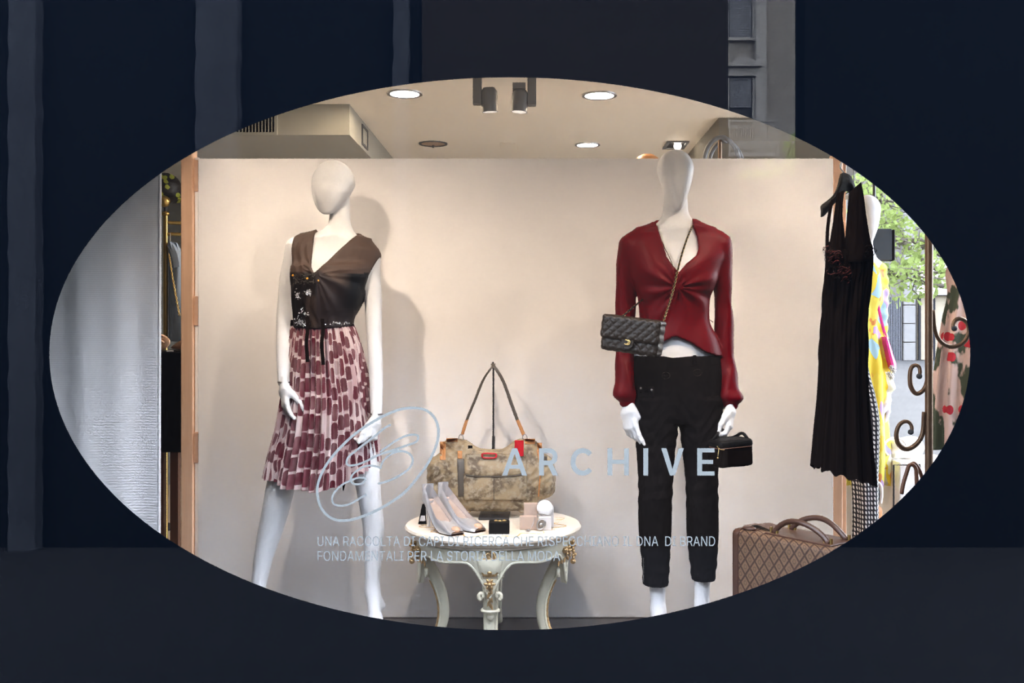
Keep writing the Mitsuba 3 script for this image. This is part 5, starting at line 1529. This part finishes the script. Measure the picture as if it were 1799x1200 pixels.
# white-dotted black dress
DC = 4.42
cd_ = thing('dotted_dress', 'black dress with rows of white dots hanging behind the plain black dress', 'dress')
CR = rows_px([(500, 1492, 1508, .03, 0), (600, 1487, 1519, .05, 0), (640, 1486, 1523, .06, 0), (700, 1487, 1538, .075, 0), (740, 1488, 1544, .08, 0), (800, 1490, 1543, .08, 0), (850, 1498, 1541, .075, 0), (900, 1500, 1541, .075, 0), (985, 1497, 1540, .08, 0)], DC)
zt_, zb_ = HC - (500 - CY) / F * DC, HC - (985 - CY) / F * DC
th = np.arange(97) / 96 * 2 * np.pi
pl, uvs = [], []
for v in np.linspace(0, 1, 40):
    z = zt_ + (zb_ - zt_) * v
    cx_, cy_, rx, ry = (float(CR[k](z)) for k in range(4))
    fo = 0.005 * np.sin(6 * th + 2 * v)
    pl.append(np.stack([cx_ + (rx + fo) * np.cos(th), cy_ + (ry + fo) * np.sin(th), z + 0 * th], -1))
    uvs.append(np.stack([th * 0.075 / 0.0185, 0 * th + z / 0.0205], -1))
part(cd_, 'cloth', grid(np.array(pl)), 'm_check', True, uv=np.array(uvs).reshape(-1, 2))
hk = P(1500, 500, DC)
part(cd_, 'strap', tube([hk, [hk[0], hk[1], 1.62]], 0.004, 6), 'm_blackcloth', True)
put('hanging_cord', tube([[hk[0], hk[1], 1.615], [hk[0], hk[1], ZC]], 0.002, 6), 'm_blackmetal', True, label='thin cord holding the dotted dress, behind the black hanger', cat='cord')

# magenta bag with a scarf, hanging at the arm of the yellow dress
DG = 4.72
pb_ = thing('magenta_bag', 'slim magenta shoulder bag hanging beside the yellow dress', 'handbag')
part(pb_, 'strap', ribbon(curve([P(1541, 528, DG), P(1547, 556, DG), P(1554, 584, DG), P(1557, 594, DG)], 14), 0.012, (1, 0, 0.3), 0.003), 'm_pink', True)
bb = np.array([[P(a, b, DG - 0.02 * math.sin(np.pi * s)) for s, a, b in ((0, l, y), (.33, l + (r - l) * .33, y), (.66, l + (r - l) * .66, y), (1, r, y))] for y, l, r in ((592, 1553, 1560), (600, 1554, 1563), (620, 1557, 1569), (640, 1561, 1575), (648, 1564, 1575))])
part(pb_, 'body', slab(bb, 0.05), 'm_pink', 40)
part(pb_, 'scarf', cat_([rosette(P(1566 + 4 * math.sin(k * 2.1), 646 + 5.5 * k, DG - 0.03), (0, -1, 0.1), 0.014) for k in range(4)]), 'm_silverdark', True, label='grey flower scarf', kind='stuff')
part(pb_, 'ring', tube([P(1556 + 2.5 * math.cos(w), 588 + 3 * math.sin(w), DG - 0.01) for w in np.linspace(0, 2 * np.pi, 14, endpoint=False)], 0.0018, 5, closed=True), 'm_gold', True)

# dark grey box behind the white head
c = P(1546, 430, 5.2)
t = thing('wall_monitor', 'dark grey box on a ceiling rod behind the white head at the right', 'monitor')
part(t, 'case', xf(box(-0.09, 0.055, -0.04, 0.04, -0.085, 0.080, 0.006), yaw(-0.12, c)), 'm_greybox')
part(t, 'side_frame', xf(box(0.055, 0.066, -0.042, 0.05, -0.085, 0.074, 0.003), yaw(-0.12, c)), 'm_black')
part(t, 'rod', tube([[c[0] - 0.03, c[1], c[2] + 0.075], [c[0] - 0.03, c[1], ZC]], 0.008, 8), 'm_blackmetal', True)

# ================================================================ bronze rack with scroll arms
DK = 4.05
rk = thing('scroll_rack', 'bronze metal display rack with curled scroll arms by the side window', 'rack')
k0 = P(1632, 0, DK)
part(rk, 'pole', tube([[k0[0], k0[1], 0.012], [k0[0], k0[1], 1.95]], 0.0155, 20), 'm_bronze', 40)
part(rk, 'finial', ball((k0[0], k0[1], 1.97), 0.028, 2), 'm_bronze', True)
part(rk, 'base', lathe([(0.001, 0.0), (0.10, 0.0), (0.10, 0.010), (0.05, 0.022), (0.02, 0.05), (0.001, 0.05)], 40, (k0[0], k0[1], 0.001)), 'm_bronze', 35)
for pth, r in (([(1640, 545), (1642, 565), (1646, 585), (1655, 600), (1672, 609), (1690, 606), (1703, 593), (1706, 577), (1699, 564), (1686, 560), (1677, 567), (1677, 577)], 0.0082),
               ([(1615, 661), (1617, 650), (1613, 642), (1607, 643), (1602, 655), (1602, 670), (1606, 685), (1613, 692), (1622, 688), (1629, 674), (1632, 655)], 0.0085),
               ([(1600, 759), (1602, 748), (1596, 741), (1587, 743), (1579, 755), (1578, 770), (1584, 784), (1595, 790), (1608, 785), (1620, 770), (1624, 748), (1624, 724)], 0.0088)):
    pts = PP(pth, DK - 0.005)
    pts[:, 1] += 0.02 * np.sin(np.linspace(0, 3, len(pts)))
    arm = part(rk, 'scroll_arm', tube(curve(pts, 50), np.interp(np.linspace(0, 1, 50), [0, .5, 1], [r * 0.8, r * 1.15, r]), 10), 'm_bronze', True)
    e = pts[0] if pth[0][0] < 1632 else pts[-1]
    part(arm, 'knob', ball(e, 0.0115, 2), 'm_greybox', True)
part(rk, 'top_rail', tube([[k0[0], k0[1], 1.93], [k0[0] + 0.20, k0[1] + 0.2, 1.93], [k0[0] + 0.22, k0[1] + 0.5, 1.93]], 0.009, 10), 'm_bronze', True)

# floral dress
DF = 4.34
fd = thing('floral_dress', 'pale pink dress with red and green flower print hanging right of the bronze rack', 'dress')
FR = rows_px([(455, 1672, 1700, .03, 0), (480, 1663, 1712, .05, 0), (520, 1667, 1722, .06, 0), (560, 1659, 1730, .07, 0), (620, 1650, 1736, .085, 0), (700, 1641, 1742, .10, 0), (785, 1637, 1750, .11, 0)], DF)
zt_, zb_ = HC - (455 - CY) / F * DF, HC - (785 - CY) / F * DF
th = np.arange(129) / 128 * 2 * np.pi
pl = []
for v in np.linspace(0, 1, 34):
    z = zt_ + (zb_ - zt_) * v
    cx_, cy_, rx, ry = (float(FR[k](z)) for k in range(4))
    fo = (0.003 + 0.012 * v) * np.sin(11 * th + 1.5 * np.sin(2 * th) + v)
    pl.append(np.stack([cx_ + (rx + fo) * np.cos(th), cy_ + (ry + fo) * np.sin(th), z + 0.01 * v * np.sin(5 * th)], -1))
part(fd, 'cloth', grid(np.array(pl)), 'm_floral', True)
h0 = P(1686, 455, DF)
part(fd, 'hanger', tube(curve([h0 + [-0.05, 0, 0.0], h0 + [0, 0, 0.03], h0 + [0.06, 0, 0.0]], 14), 0.005, 8), 'm_black', True, label='black hanger')
part(fd, 'hook', tube([h0 + [0, 0, 0.03], [h0[0], h0[1], 1.93]], 0.002, 6), 'm_silver', True)

# white plinths with bags
x0, x1 = P(1563, 0, 4.75)[0], P(1668, 0, 4.75)[0]
zp_ = HC - (806 - CY) / F * 4.75
put('display_plinth', box(x0, min(x1, 2.08), YC + 4.62, YC + 4.92, 0.001, zp_, 0.004), 'm_white', label='tall white display plinth by the side window under the white handbag', cat='plinth')
x0, x1 = P(1560, 0, 3.95)[0], P(1665, 0, 3.95)[0]
zq = 0.33
put('display_plinth', box(x0, x1, YC + 3.72, YC + 3.93, 0.001, zq, 0.004), 'm_white', label='low white display plinth under the dark bag with brown handles', cat='plinth')
wbg = thing('white_handbag', 'soft white handbag with one handle on the tall white plinth', 'handbag')
c = P(1592, 806, 4.75)
fbx = rounded_box(0.17, 0.09, 0.10, 0.035)
part(wbg, 'body', xf(snet(lambda p: fbx(p) + 0.004 * np.sin(p[:, 0] * 60 + 3 * np.sin(p[:, 2] * 40)), (-0.1, -0.06, -0.065), (0.1, 0.06, 0.065), 0.007, 1), yaw(0.2, (c[0], YC + 4.76, zp_ + 0.052))), 'm_white', True)
part(wbg, 'handle', tube(curve([P(1560, 800, 4.70), P(1555, 778, 4.70), P(1565, 771, 4.70), P(1583, 772, 4.70), P(1592, 782, 4.70)], 26), 0.006, 8), 'm_white', True)
part(wbg, 'studs', cat_([ball((c[0] - 0.06 + 0.012 * k, YC + 4.712, zp_ + 0.065 - 0.002 * k), 0.0035, 1) for k in range(8)]), 'm_silverdark', True, label='row of metal studs', kind='stuff')
# white bag with a dark chain behind the dotted dress
sb = thing('white_shoulder_bag', 'white bag with a dark chain edge hanging low beside the dotted dress', 'handbag')
o = P(1543, 872, 4.60)
part(sb, 'handle', tube(curve([P(1538, 846, 4.6), P(1545, 850, 4.6), P(1549, 866, 4.6), P(1547, 884, 4.6)], 18), 0.0075, 8), 'm_white', True)
part(sb, 'chain', tube(curve([P(1539, 849, 4.585), P(1543, 856, 4.585), P(1545, 868, 4.585), P(1543, 884, 4.585)], 18), 0.003, 6), 'm_greybox', True)
fq = rounded_box(0.10, 0.06, 0.17, 0.02)
bo = P(1530, 921, 4.60)
part(sb, 'body', xf(snet(fq, (-0.06, -0.04, -0.1), (0.06, 0.04, 0.1), 0.008, 1), yaw(0.3, bo)), 'm_tan', True, label='brown leather body')
put('display_plinth', box(bo[0] - 0.04, bo[0] + 0.045, bo[1] - 0.05, bo[1] + 0.03, 0.001, bo[2] - 0.086, 0.003), 'm_white', label='small white display plinth under the brown and white bag', cat='plinth')
# dark bag with brown handles on a wire stand
dg = thing('brown_handle_bag', 'dark bag with two brown leather handles hung on a wire frame, at the lower right', 'handbag')
for pth in ([(1584, 868), (1588, 846), (1594, 826), (1600, 816), (1606, 818), (1610, 832), (1611, 856), (1612, 880)], [(1600, 818), (1606, 814), (1612, 820), (1619, 836), (1624, 856), (1627, 880)]):
    part(dg, 'handle', tube(curve(PP(pth, 3.82 if pth[0][0] == 1584 else 3.85), 30), 0.0075, 9), 'm_handle', True, label='brown leather handle')
o = P(1604, 915, 3.83)
fbx2 = rounded_box(0.18, 0.12, 0.20, 0.05)
part(dg, 'body', xf(snet(lambda p: fbx2(p) + 0.25 * np.clip(p[:, 2], 0, 1) * np.abs(p[:, 1]), (-0.11, -0.08, -0.12), (0.11, 0.08, 0.12), 0.008, 1), yaw(0.1, (o[0], YC + 3.83, zq + 0.102))), 'm_blackleather', True)
ws = thing('wire_stand', 'black wire bag frame behind the brown handles', 'display stand')
w0, w1, w2_ = P(1570, 817, 3.91), P(1616, 817, 3.91), P(1616, 824, 3.91)
part(ws, 'frame', tube([[w0[0], w0[1], zq + 0.004], w0, w1, w2_], 0.0036, 6), 'm_blackmetal')
part(ws, 'foot', box(w0[0] - 0.02, w0[0] + 0.08, w0[1] - 0.012, w0[1] + 0.012, zq + 0.001, zq + 0.006), 'm_blackmetal')

# ================================================================ shop behind, seen left of the panel
DL = 5.6
cr = thing('clothes_rack', 'brass clothes rack with a ball finial in the gap between curtain and panel', 'rack')
c = P(291, 375, DL)
part(cr, 'post', tube([[c[0], c[1], 0.012], [c[0], c[1], c[2]]], 0.0125, 14), 'm_brass', True)
part(cr, 'collar', lathe([(0.001, -0.012), (0.020, -0.012), (0.022, 0), (0.016, 0.010), (0.001, 0.012)], 20, c), 'm_brass', True)
part(cr, 'finial', ball(P(289, 354, DL), 0.032, 3), 'm_brass', True)
for y_ in (391, 411):
    q_ = P(291, y_, DL)
    part(cr, 'rail', tube([q_, q_ + [0.62, 0.25, 0]], 0.010, 10), 'm_brass', True)
e_ = P(291, 391, DL) + np.array([0.62, 0.25, 0])
part(cr, 'post', tube([[e_[0], e_[1], 0.012], e_], 0.0125, 12), 'm_brass', True)
part(cr, 'foot', box(c[0] - 0.02, e_[0] + 0.02, c[1] - 0.05, e_[1] + 0.05, 0.001, 0.014, 0.003), 'm_brass')
jk = thing('grey_jacket', 'grey-blue jacket hanging on the brass clothes rack', 'jacket')
jb = []
for v in np.linspace(0, 1, 20):
    l, r = 296, np.interp(v, [0, .12, .25, 1], [300, 312, 330, 334])
    y_ = 424 + v * 176
    jb.append([P(l + (r - l) * s, y_, DL - 0.05 - 0.05 * math.sin(np.pi * s) + 0.006 * math.sin(9 * s + 5 * v)) for s in np.linspace(0, 1, 12)])
part(jk, 'cloth', slab(np.array(jb), 0.10), 'm_greyjacket', 40)
part(jk, 'lapel', ribbon(curve([P(298, 430, DL - .085), P(306, 448, DL - .12), P(310, 470, DL - .125)], 12), 0.03, (1, 0, 0.2), 0.004), 'm_greyjacket', True)
q_ = P(299, 411, DL)
part(jk, 'hook', tube([q_ + [0, 0, 0.006], P(299, 428, DL - 0.03)], 0.003, 6), 'm_silver', True)
part(jk, 'bag_chain', chain_mesh([P(297, 448, DL - .14), P(302, 480, DL - .15), P(308, 515, DL - .15), P(315, 552, DL - .15)], 30, 0.007, 0.002), 'm_gold', True, label='gold bag chain')
ht_ = thing('leaf_print_hat', 'round dark hat with yellow-green leaf print above the brass rack', 'hat')
m = ball((0, 0, 0), 0.095, 4)
m.vertices += 0.006 * (meshkit.fbm(m.vertices * 30, 3, 8) - 0.5)[:, None] * m.vertices / 0.095
m.vertices += P(291, 331, 6.15)
part(ht_, 'crown', m, 'm_hat', True)
part(ht_, 'brim', lathe([(0.07, -0.06), (0.12, -0.075), (0.125, -0.070), (0.07, -0.05)], 32, P(291, 331, 6.15)), 'm_hat', True)
q_ = P(291, 331, 6.15)
part(ht_, 'stand', cat_([tube([[q_[0], q_[1], 0.01], [q_[0], q_[1], q_[2] - 0.02]], 0.012, 10), lathe([(0.001, 0), (0.12, 0), (0.12, 0.012), (0.001, 0.012)], 24, (q_[0], q_[1], 0.001))]), 'm_blackmetal', 35, label='black hat stand')
bk = thing('black_cabinet', 'low black cabinet in the gap left of the panel', 'cabinet')
ca_, cb2 = P(280, 618, 5.2), P(345, 618, 5.2)
part(bk, 'body', box(ca_[0] - 0.1, cb2[0], YC + 5.05, YC + 5.42, 0.60, ca_[2], 0.004), 'm_black')
for xx in (ca_[0] + 0.02, cb2[0] - 0.1):
    part(bk, 'leg', box(xx, xx + 0.04, YC + 5.10, YC + 5.14, 0.001, 0.60), 'm_brownleather')
so_ = P(298, 612, 5.2)
for k, (dx, dy, a) in enumerate(((-0.045, -0.06, 0.5), (0.045, 0.07, 0.3))):
    mm = ball((0, 0, 0), 1.0, 2)
    v = mm.vertices
    mm.vertices = np.stack([v[:, 0] * 0.085, v[:, 1] * 0.030 * (1 + 0.25 * v[:, 0]), (v[:, 2] * 0.5 + 0.5) * (0.055 - 0.035 * v[:, 0])], 1)
    t = thing('beige_shoe', ('left' if k == 0 else 'right') + ' beige shoe on top of the low black cabinet', 'shoe', 'beige shoes on the black cabinet')
    part(t, 'upper', xf(mm, yaw(a + 2.3, (so_[0] + dx, so_[1] + dy, ca_[2] + 0.008))), 'm_nude', True)
    part(t, 'strap', xf(tube([[-0.04 + 0.02 * math.cos(w), 0.034 * math.sin(w), 0.06 + 0.02 * math.cos(w)] for w in np.linspace(0, np.pi * 2, 16, endpoint=False)], 0.006, 6, closed=True), yaw(a + 2.3, (so_[0] + dx, so_[1] + dy, ca_[2] + 0.008))), 'm_nude', True)
    part(t, 'sole', xf(box(-0.085, 0.085, -0.028, 0.028, 0.0, 0.009, 0.002), yaw(a + 2.3, (so_[0] + dx, so_[1] + dy, ca_[2] + 0.001))), 'm_strap')

# things behind the panel that show above its top edge
ar = thing('arched_rail', 'dark arched metal rail rising behind the top right of the white panel', 'rail')
da = 4.9
for dx, yy in ((0, 0), (14, 0.10)):
    q_ = [P(1236 + dx, 300, da), P(1240 + dx, 268, da), P(1252 + dx, 248, da), P(1268 + dx, 241, da), P(1284 + dx, 250, da), P(1296 + dx, 270, da), P(1300 + dx, 300, da)]
    c_ = curve(q_, 40) + np.array([0, yy, 0])
    c_ = np.vstack([[c_[0][0], c_[0][1], 0.01], c_, [c_[-1][0], c_[-1][1], 0.01]])
    part(ar, 'arch', tube(c_, 0.011, 10), 'm_lampgrey', True)
c_ = P(1268, 242, da)
part(ar, 'upright', tube([[c_[0], c_[1] + 0.05, 0.01], [c_[0], c_[1] + 0.05, c_[2] + 0.01]], 0.010, 10), 'm_bronze', True)
part(ar, 'tie', tube([[c_[0], c_[1], c_[2]], [c_[0] + 0.04, c_[1] + 0.10, c_[2]]], 0.010, 8), 'm_lampgrey', True)
wh = thing('hat_stand', 'brown rounded hat on a stand, its top just showing above the white panel', 'hat')
c_ = P(1137, 300, 5.2)
part(wh, 'crown', lathe([(0.001, 0.088), (0.03, 0.084), (0.055, 0.068), (0.070, 0.04), (0.075, 0.0), (0.001, 0.0)], 32, c_), 'm_tan', True)
part(wh, 'brim', lathe([(0.07, 0.0), (0.13, -0.006), (0.13, -0.002), (0.07, 0.006)], 32, c_), 'm_tan', True)
part(wh, 'pole', tube([[c_[0], c_[1], 0.006], [c_[0], c_[1], c_[2] + 0.01]], 0.010, 10), 'm_brass', True)
part(wh, 'foot', lathe([(0.001, 0), (0.13, 0), (0.13, 0.01), (0.001, 0.01)], 28, (c_[0], c_[1], 0.001)), 'm_brass', 35)
# ================================================================ outdoors
DW_ = 4.0
struct('ground', box(-60, 90, -60, 120, ZS - 0.2, ZS), 'm_paving', label='pale grey street paving')
struct('floor_passage', box(-4.5, 4.2, -DW_ - 0.3, -0.02, ZS - 0.02, ZS + 0.004), 'm_darkpaving', label='dark paving of the passage before the window')
# across the street in front of the shop: a dark passage wall with one gap, seen as reflections in the window
DW = 4.0
Q = lambda px, d=DW: (px - CX) / F * (2.75 + d)
struct('wall_street_left', box(-4.5, Q(1279), -DW - 0.25, -DW, ZS, 3.75), 'm_darkstreet')
struct('wall_street_right', box(Q(1414), 4.2, -DW - 0.25, -DW, ZS, 3.75), 'm_darkstreet')
struct('door_1', cat_([box(Q(1281), Q(1412), -DW - 0.2, -DW - 0.14, ZS, 2.28), box(Q(1344), Q(1349), -DW - 0.14, -DW - 0.12, ZS, 2.28)]), 'm_darkstreet', label='dark low gate in the gap of the passage wall')
n = 0
for a, b, h in ((12, 60, 3.7), (342, 415, 3.7), (690, 716, 3.7)):
    n += 1
    pts = np.array([[[Q(a, DW - 0.12) + (Q(b, DW - 0.12) - Q(a, DW - 0.12)) * u + (0.006 * math.sin(40 * v + 9 * math.sin(17 * v)) if u in (0, 1) else 0), -DW + 0.12 - 0.015 * abs(2 * u - 1), ZS + v * h] for u in np.linspace(0, 1, 5)] for v in np.linspace(0, 1, 40)])
    m = slab(pts[:, ::-1], -0.11)
    struct(f'trim_street_{n}', m, 'm_plaster' if n != 4 else 'm_shutter', 30)
struct('trim_street_4', box(Q(742), Q(1277), -DW, -DW + 0.03, ZS, 3.74), 'm_plasterdim')
# the house opposite, seen through the gap
FD = 37.0
R = lambda px, py, d=FD: np.array([(px - CX) / F * (2.75 + d), -d, HC - (py - CY) / F * (2.75 + d)])
t = thing('opposite_house', 'tall pale house with shuttered windows reflected at the upper right of the window', 'building')
xa, xb = R(1180, 0)[0], R(1560, 0)[0]
part(t, 'wall', box(xa, xb, -FD - 6, -FD, ZS, 17.0), 'm_facade')
part(t, 'pilaster', box(R(1326, 0)[0], R(1344, 0)[0], -FD, -FD + 0.25, ZS, 17.0), 'm_facadetrim', label='pale vertical wall strip')
for (l, r_, top, bot, sh) in ((1279, 1321, -40, 68, 1.0), (1280, 1321, 138, 222, 0.62)):
    p0, p1 = R(l, bot), R(r_, top)
    w = part(t, 'window', box(p0[0], p1[0], -FD, -FD + 0.03, p0[2], p1[2]), 'm_darkgap')
    zs = p1[2] - (p1[2] - p0[2]) * sh
    ns = int((p1[2] - zs) / 0.085)
    for k in range(ns):
        z_ = zs + (p1[2] - zs) * k / ns
        part(w, 'slat', box(p0[0] + 0.04, p1[0] - 0.04, -FD + 0.03, -FD + 0.07, z_ + 0.012, z_ + (p1[2] - zs) / ns - 0.004), 'm_shutter')
    part(t, 'window_frame', cat_([box(p1[0], p1[0] + 0.12, -FD, -FD + 0.12, p0[2], p1[2]), box(p0[0] - 0.12, p0[0], -FD, -FD + 0.12, p0[2], p1[2]), box(p0[0] - 0.15, p1[0] + 0.2, -FD, -FD + 0.2, p0[2] - 0.12, p0[2])]), 'm_facadetrim')
ca, cb, cc = R(1278, 115), R(1334, 115), R(1304, 101)
part(t, 'pediment', prism(Polygon([(ca[0], ca[2]), (cb[0], ca[2]), (cc[0], cc[2])]), -FD, -FD + 0.35), 'm_facadetrim', label='triangular window pediment')
part(t, 'cornice', cat_([box(ca[0] - 0.05, cb[0] + 0.05, -FD, -FD + 0.45, ca[2] - 0.14, ca[2]), box(R(1278, 0)[0], R(1328, 0)[0], -FD, -FD + 0.25, R(0, 136)[2], R(0, 122)[2])]), 'm_facadetrim')
p0, p1 = R(1272, 276), R(1358, 220)
b_ = part(t, 'balcony', box(p0[0], p1[0], -FD, -FD + 1.0, p0[2] - 0.15, p0[2]), 'm_facadetrim', label='stone balcony with a railing')
part(b_, 'top_rail', box(p0[0], p1[0], -FD + 0.9, -FD + 1.0, p1[2] - 0.08, p1[2]), 'm_facadetrim')
part(t, 'balcony_door', box(R(1279, 0)[0], R(1350, 0)[0], -FD, -FD + 0.03, p0[2], p1[2]), 'm_darkgap')
for k in range(22):
    xx = p0[0] + (k + 0.5) * (p1[0] - p0[0]) / 22
    part(b_, 'baluster', lathe([(0.02, 0), (0.028, 0.1), (0.05, 0.3), (0.022, 0.55), (0.03, 0.75), (0.02, p1[2] - 0.08 - p0[2])], 8, (xx, -FD + 0.95, p0[2])), 'm_facadetrim', True)
for py in (125, 168):
    q0, q1 = R(1405, py + 12), R(1416, py - 8)
    part(t, 'quoin', box(q0[0], q1[0], -FD, -FD + 0.2, q0[2], q1[2]), 'm_facadetrim')


for lab, x0, x1, nwin in (('plain pale house left of the shuttered house, only seen in reflections', -42.0, xa - 0.3, 9), ('plain pale house right of the shuttered house, only seen in reflections', xb + 0.3, 48.0, 7)):
    t = thing('neighbour_house', lab, 'building')
    part(t, 'wall', box(x0, x1, -FD - 6, -FD, ZS, 14.0), 'm_facade')
    for k in range(nwin):
        for z0 in (1.2, 5.2, 9.2):
            xx = x0 + (k + 0.5) * (x1 - x0) / nwin
            w = part(t, 'window', box(xx - 0.6, xx + 0.6, -FD, -FD + 0.06, z0, z0 + 2.2), 'm_darkgap')
            part(w, 'shutter', box(xx - 0.55, xx + 0.55, -FD + 0.06, -FD + 0.11, z0 + 0.9, z0 + 2.2), 'm_shutter')


def tree(name, label, base, height, crowns, nleaf, seed, leaf=0.09, group=None):
    r_ = np.random.default_rng(seed)
    t = thing(name, label, 'tree', group)
    base = np.asarray(base, float)
    fork = base + [0, 0, height * 0.42]
    part(t, 'trunk', tube([base, base + [0.05, 0.03, height * 0.2], fork], [0.13, 0.11, 0.09], 10), 'm_bark', True)
    V, Fc, twigs = [], [], []
    for c, rad in crowns:
        c = np.asarray(c, float)
        mid = (fork + c) / 2 + r_.normal(0, 0.15, 3)
        part(t, 'branch', tube([fork, mid, c], [0.06, 0.035, 0.012], 7, spline=10), 'm_bark', True)
        k = int(nleaf / len(crowns))
        tips = c + r_.normal(0, 1, (14, 3)) * np.asarray(rad) * 0.55
        for q in tips:
            twigs.append(tube([c + r_.normal(0, 0.05, 3), (c + q) / 2 + r_.normal(0, 0.06, 3), q], [0.011, 0.007, 0.003], 5))
        cl = tips[r_.integers(0, 14, k)] * 0.8 + c * 0.2 + r_.normal(0, 1, (k, 3)) * np.asarray(rad) * 0.22
        for q in cl:
            a = unit(r_.normal(0, 1, 3) + [0, 0, -0.5])
            b = unit(np.cross(a, r_.normal(0, 1, 3)))
            s = leaf * r_.uniform(0.6, 1.25)
            n0 = len(V)
            V += [q, q + a * s * 0.5 + b * s * 0.33, q + a * s, q + a * s * 0.5 - b * s * 0.33]
            Fc.append([n0, n0 + 1, n0 + 2, n0 + 3])
    part(t, 'twigs', cat_(twigs), 'm_bark', kind='stuff')
    part(t, 'foliage', TM(V, Fc), 'm_leaf', kind='stuff')
    return t


S = lambda px, py, d: P(px, py, d)
tree('street_tree', 'leafy green street tree outside the side window', (P(1790, 0, 13)[0], YC + 13, ZS), 5.0,
     [(S(1545, 350, 12.0), (0.35, 0.6, 0.4)), (S(1520, 330, 12.5), (0.3, 0.6, 0.4)), (S(1580, 420, 12.0), (0.45, 0.6, 0.35)), (S(1560, 480, 12.5), (0.35, 0.5, 0.3)), (S(1610, 480, 11.5), (0.4, 0.5, 0.25)),
      (S(1640, 430, 12), (0.4, 0.6, 0.5)), (S(1555, 395, 12.5), (0.3, 0.6, 0.4)), (S(1690, 350, 12.5), (0.8, 0.8, 0.8)), (S(1800, 280, 13), (1.0, 1.0, 0.9)), (S(1600, 260, 12.5), (0.8, 0.8, 0.5))], 2700, 3, 0.085)
rt = R(1400, 250, 14)
tree('street_tree', 'green tree tip reflected low in front of the opposite house', (rt[0] + 1.6, -14.5, ZS), 4.2,
     [((rt[0] + 0.1, -14, rt[2] - 0.1), (0.4, 0.4, 0.35)), ((rt[0] - 0.5, -14.2, rt[2] - 0.75), (0.5, 0.5, 0.35)), ((rt[0] + 0.9, -14.3, rt[2] + 0.1), (0.6, 0.6, 0.5)), ((rt[0] + 1.7, -14.5, rt[2] + 0.5), (0.7, 0.7, 0.7))], 3600, 4, 0.12)

# the house across the side street
BD = 55.0
t = thing('corner_house', 'pale stone house with shop fronts across the side street', 'building')
B = lambda px, py: P(px, py, BD)
part(t, 'wall', box(B(1440, 0)[0], B(1900, 0)[0], YC + BD, YC + BD + 8, ZS, 13.0), 'm_facade')
q0, q1 = B(1585, 632), B(1605, 440)
part(t, 'pilaster', cat_([box(q0[0], q1[0], YC + BD - 0.3, YC + BD, ZS + k * 1.02, ZS + k * 1.02 + 0.98, 0.02) for k in range(12)]), 'm_facadetrim', label='pale pier of stone blocks')
q0, q1 = B(1557, 634), B(1582, 522)
w = part(t, 'window', box(q0[0], q1[0], YC + BD - 0.1, YC + BD, q0[2], q1[2]), 'm_darkgap', label='dark grilled window')
for k in range(9):
    xx = q0[0] + (k + 0.5) * (q1[0] - q0[0]) / 9
    part(w, 'bar', box(xx - 0.025, xx + 0.025, YC + BD - 0.2, YC + BD - 0.15, q0[2], q1[2]), 'm_shutter')
q0, q1 = B(1611, 632), B(1800, 520)
w = part(t, 'shop_front', box(q0[0], q1[0], YC + BD - 0.12, YC + BD, q0[2], q1[2]), 'm_beigeshop', label='beige shop front')
for k in range(8):
    xx = q0[0] + k * (q1[0] - q0[0]) / 7.5
    part(w, 'mullion', box(xx, xx + 0.12, YC + BD - 0.25, YC + BD - 0.12, q0[2], q1[2]), 'm_darkgap')
q0, q1 = B(1608, 519), B(1800, 458)
part(t, 'fascia', box(q0[0], q1[0], YC + BD - 0.6, YC + BD, q0[2], q1[2], 0.02), 'm_white', label='white fascia board over the shop front')
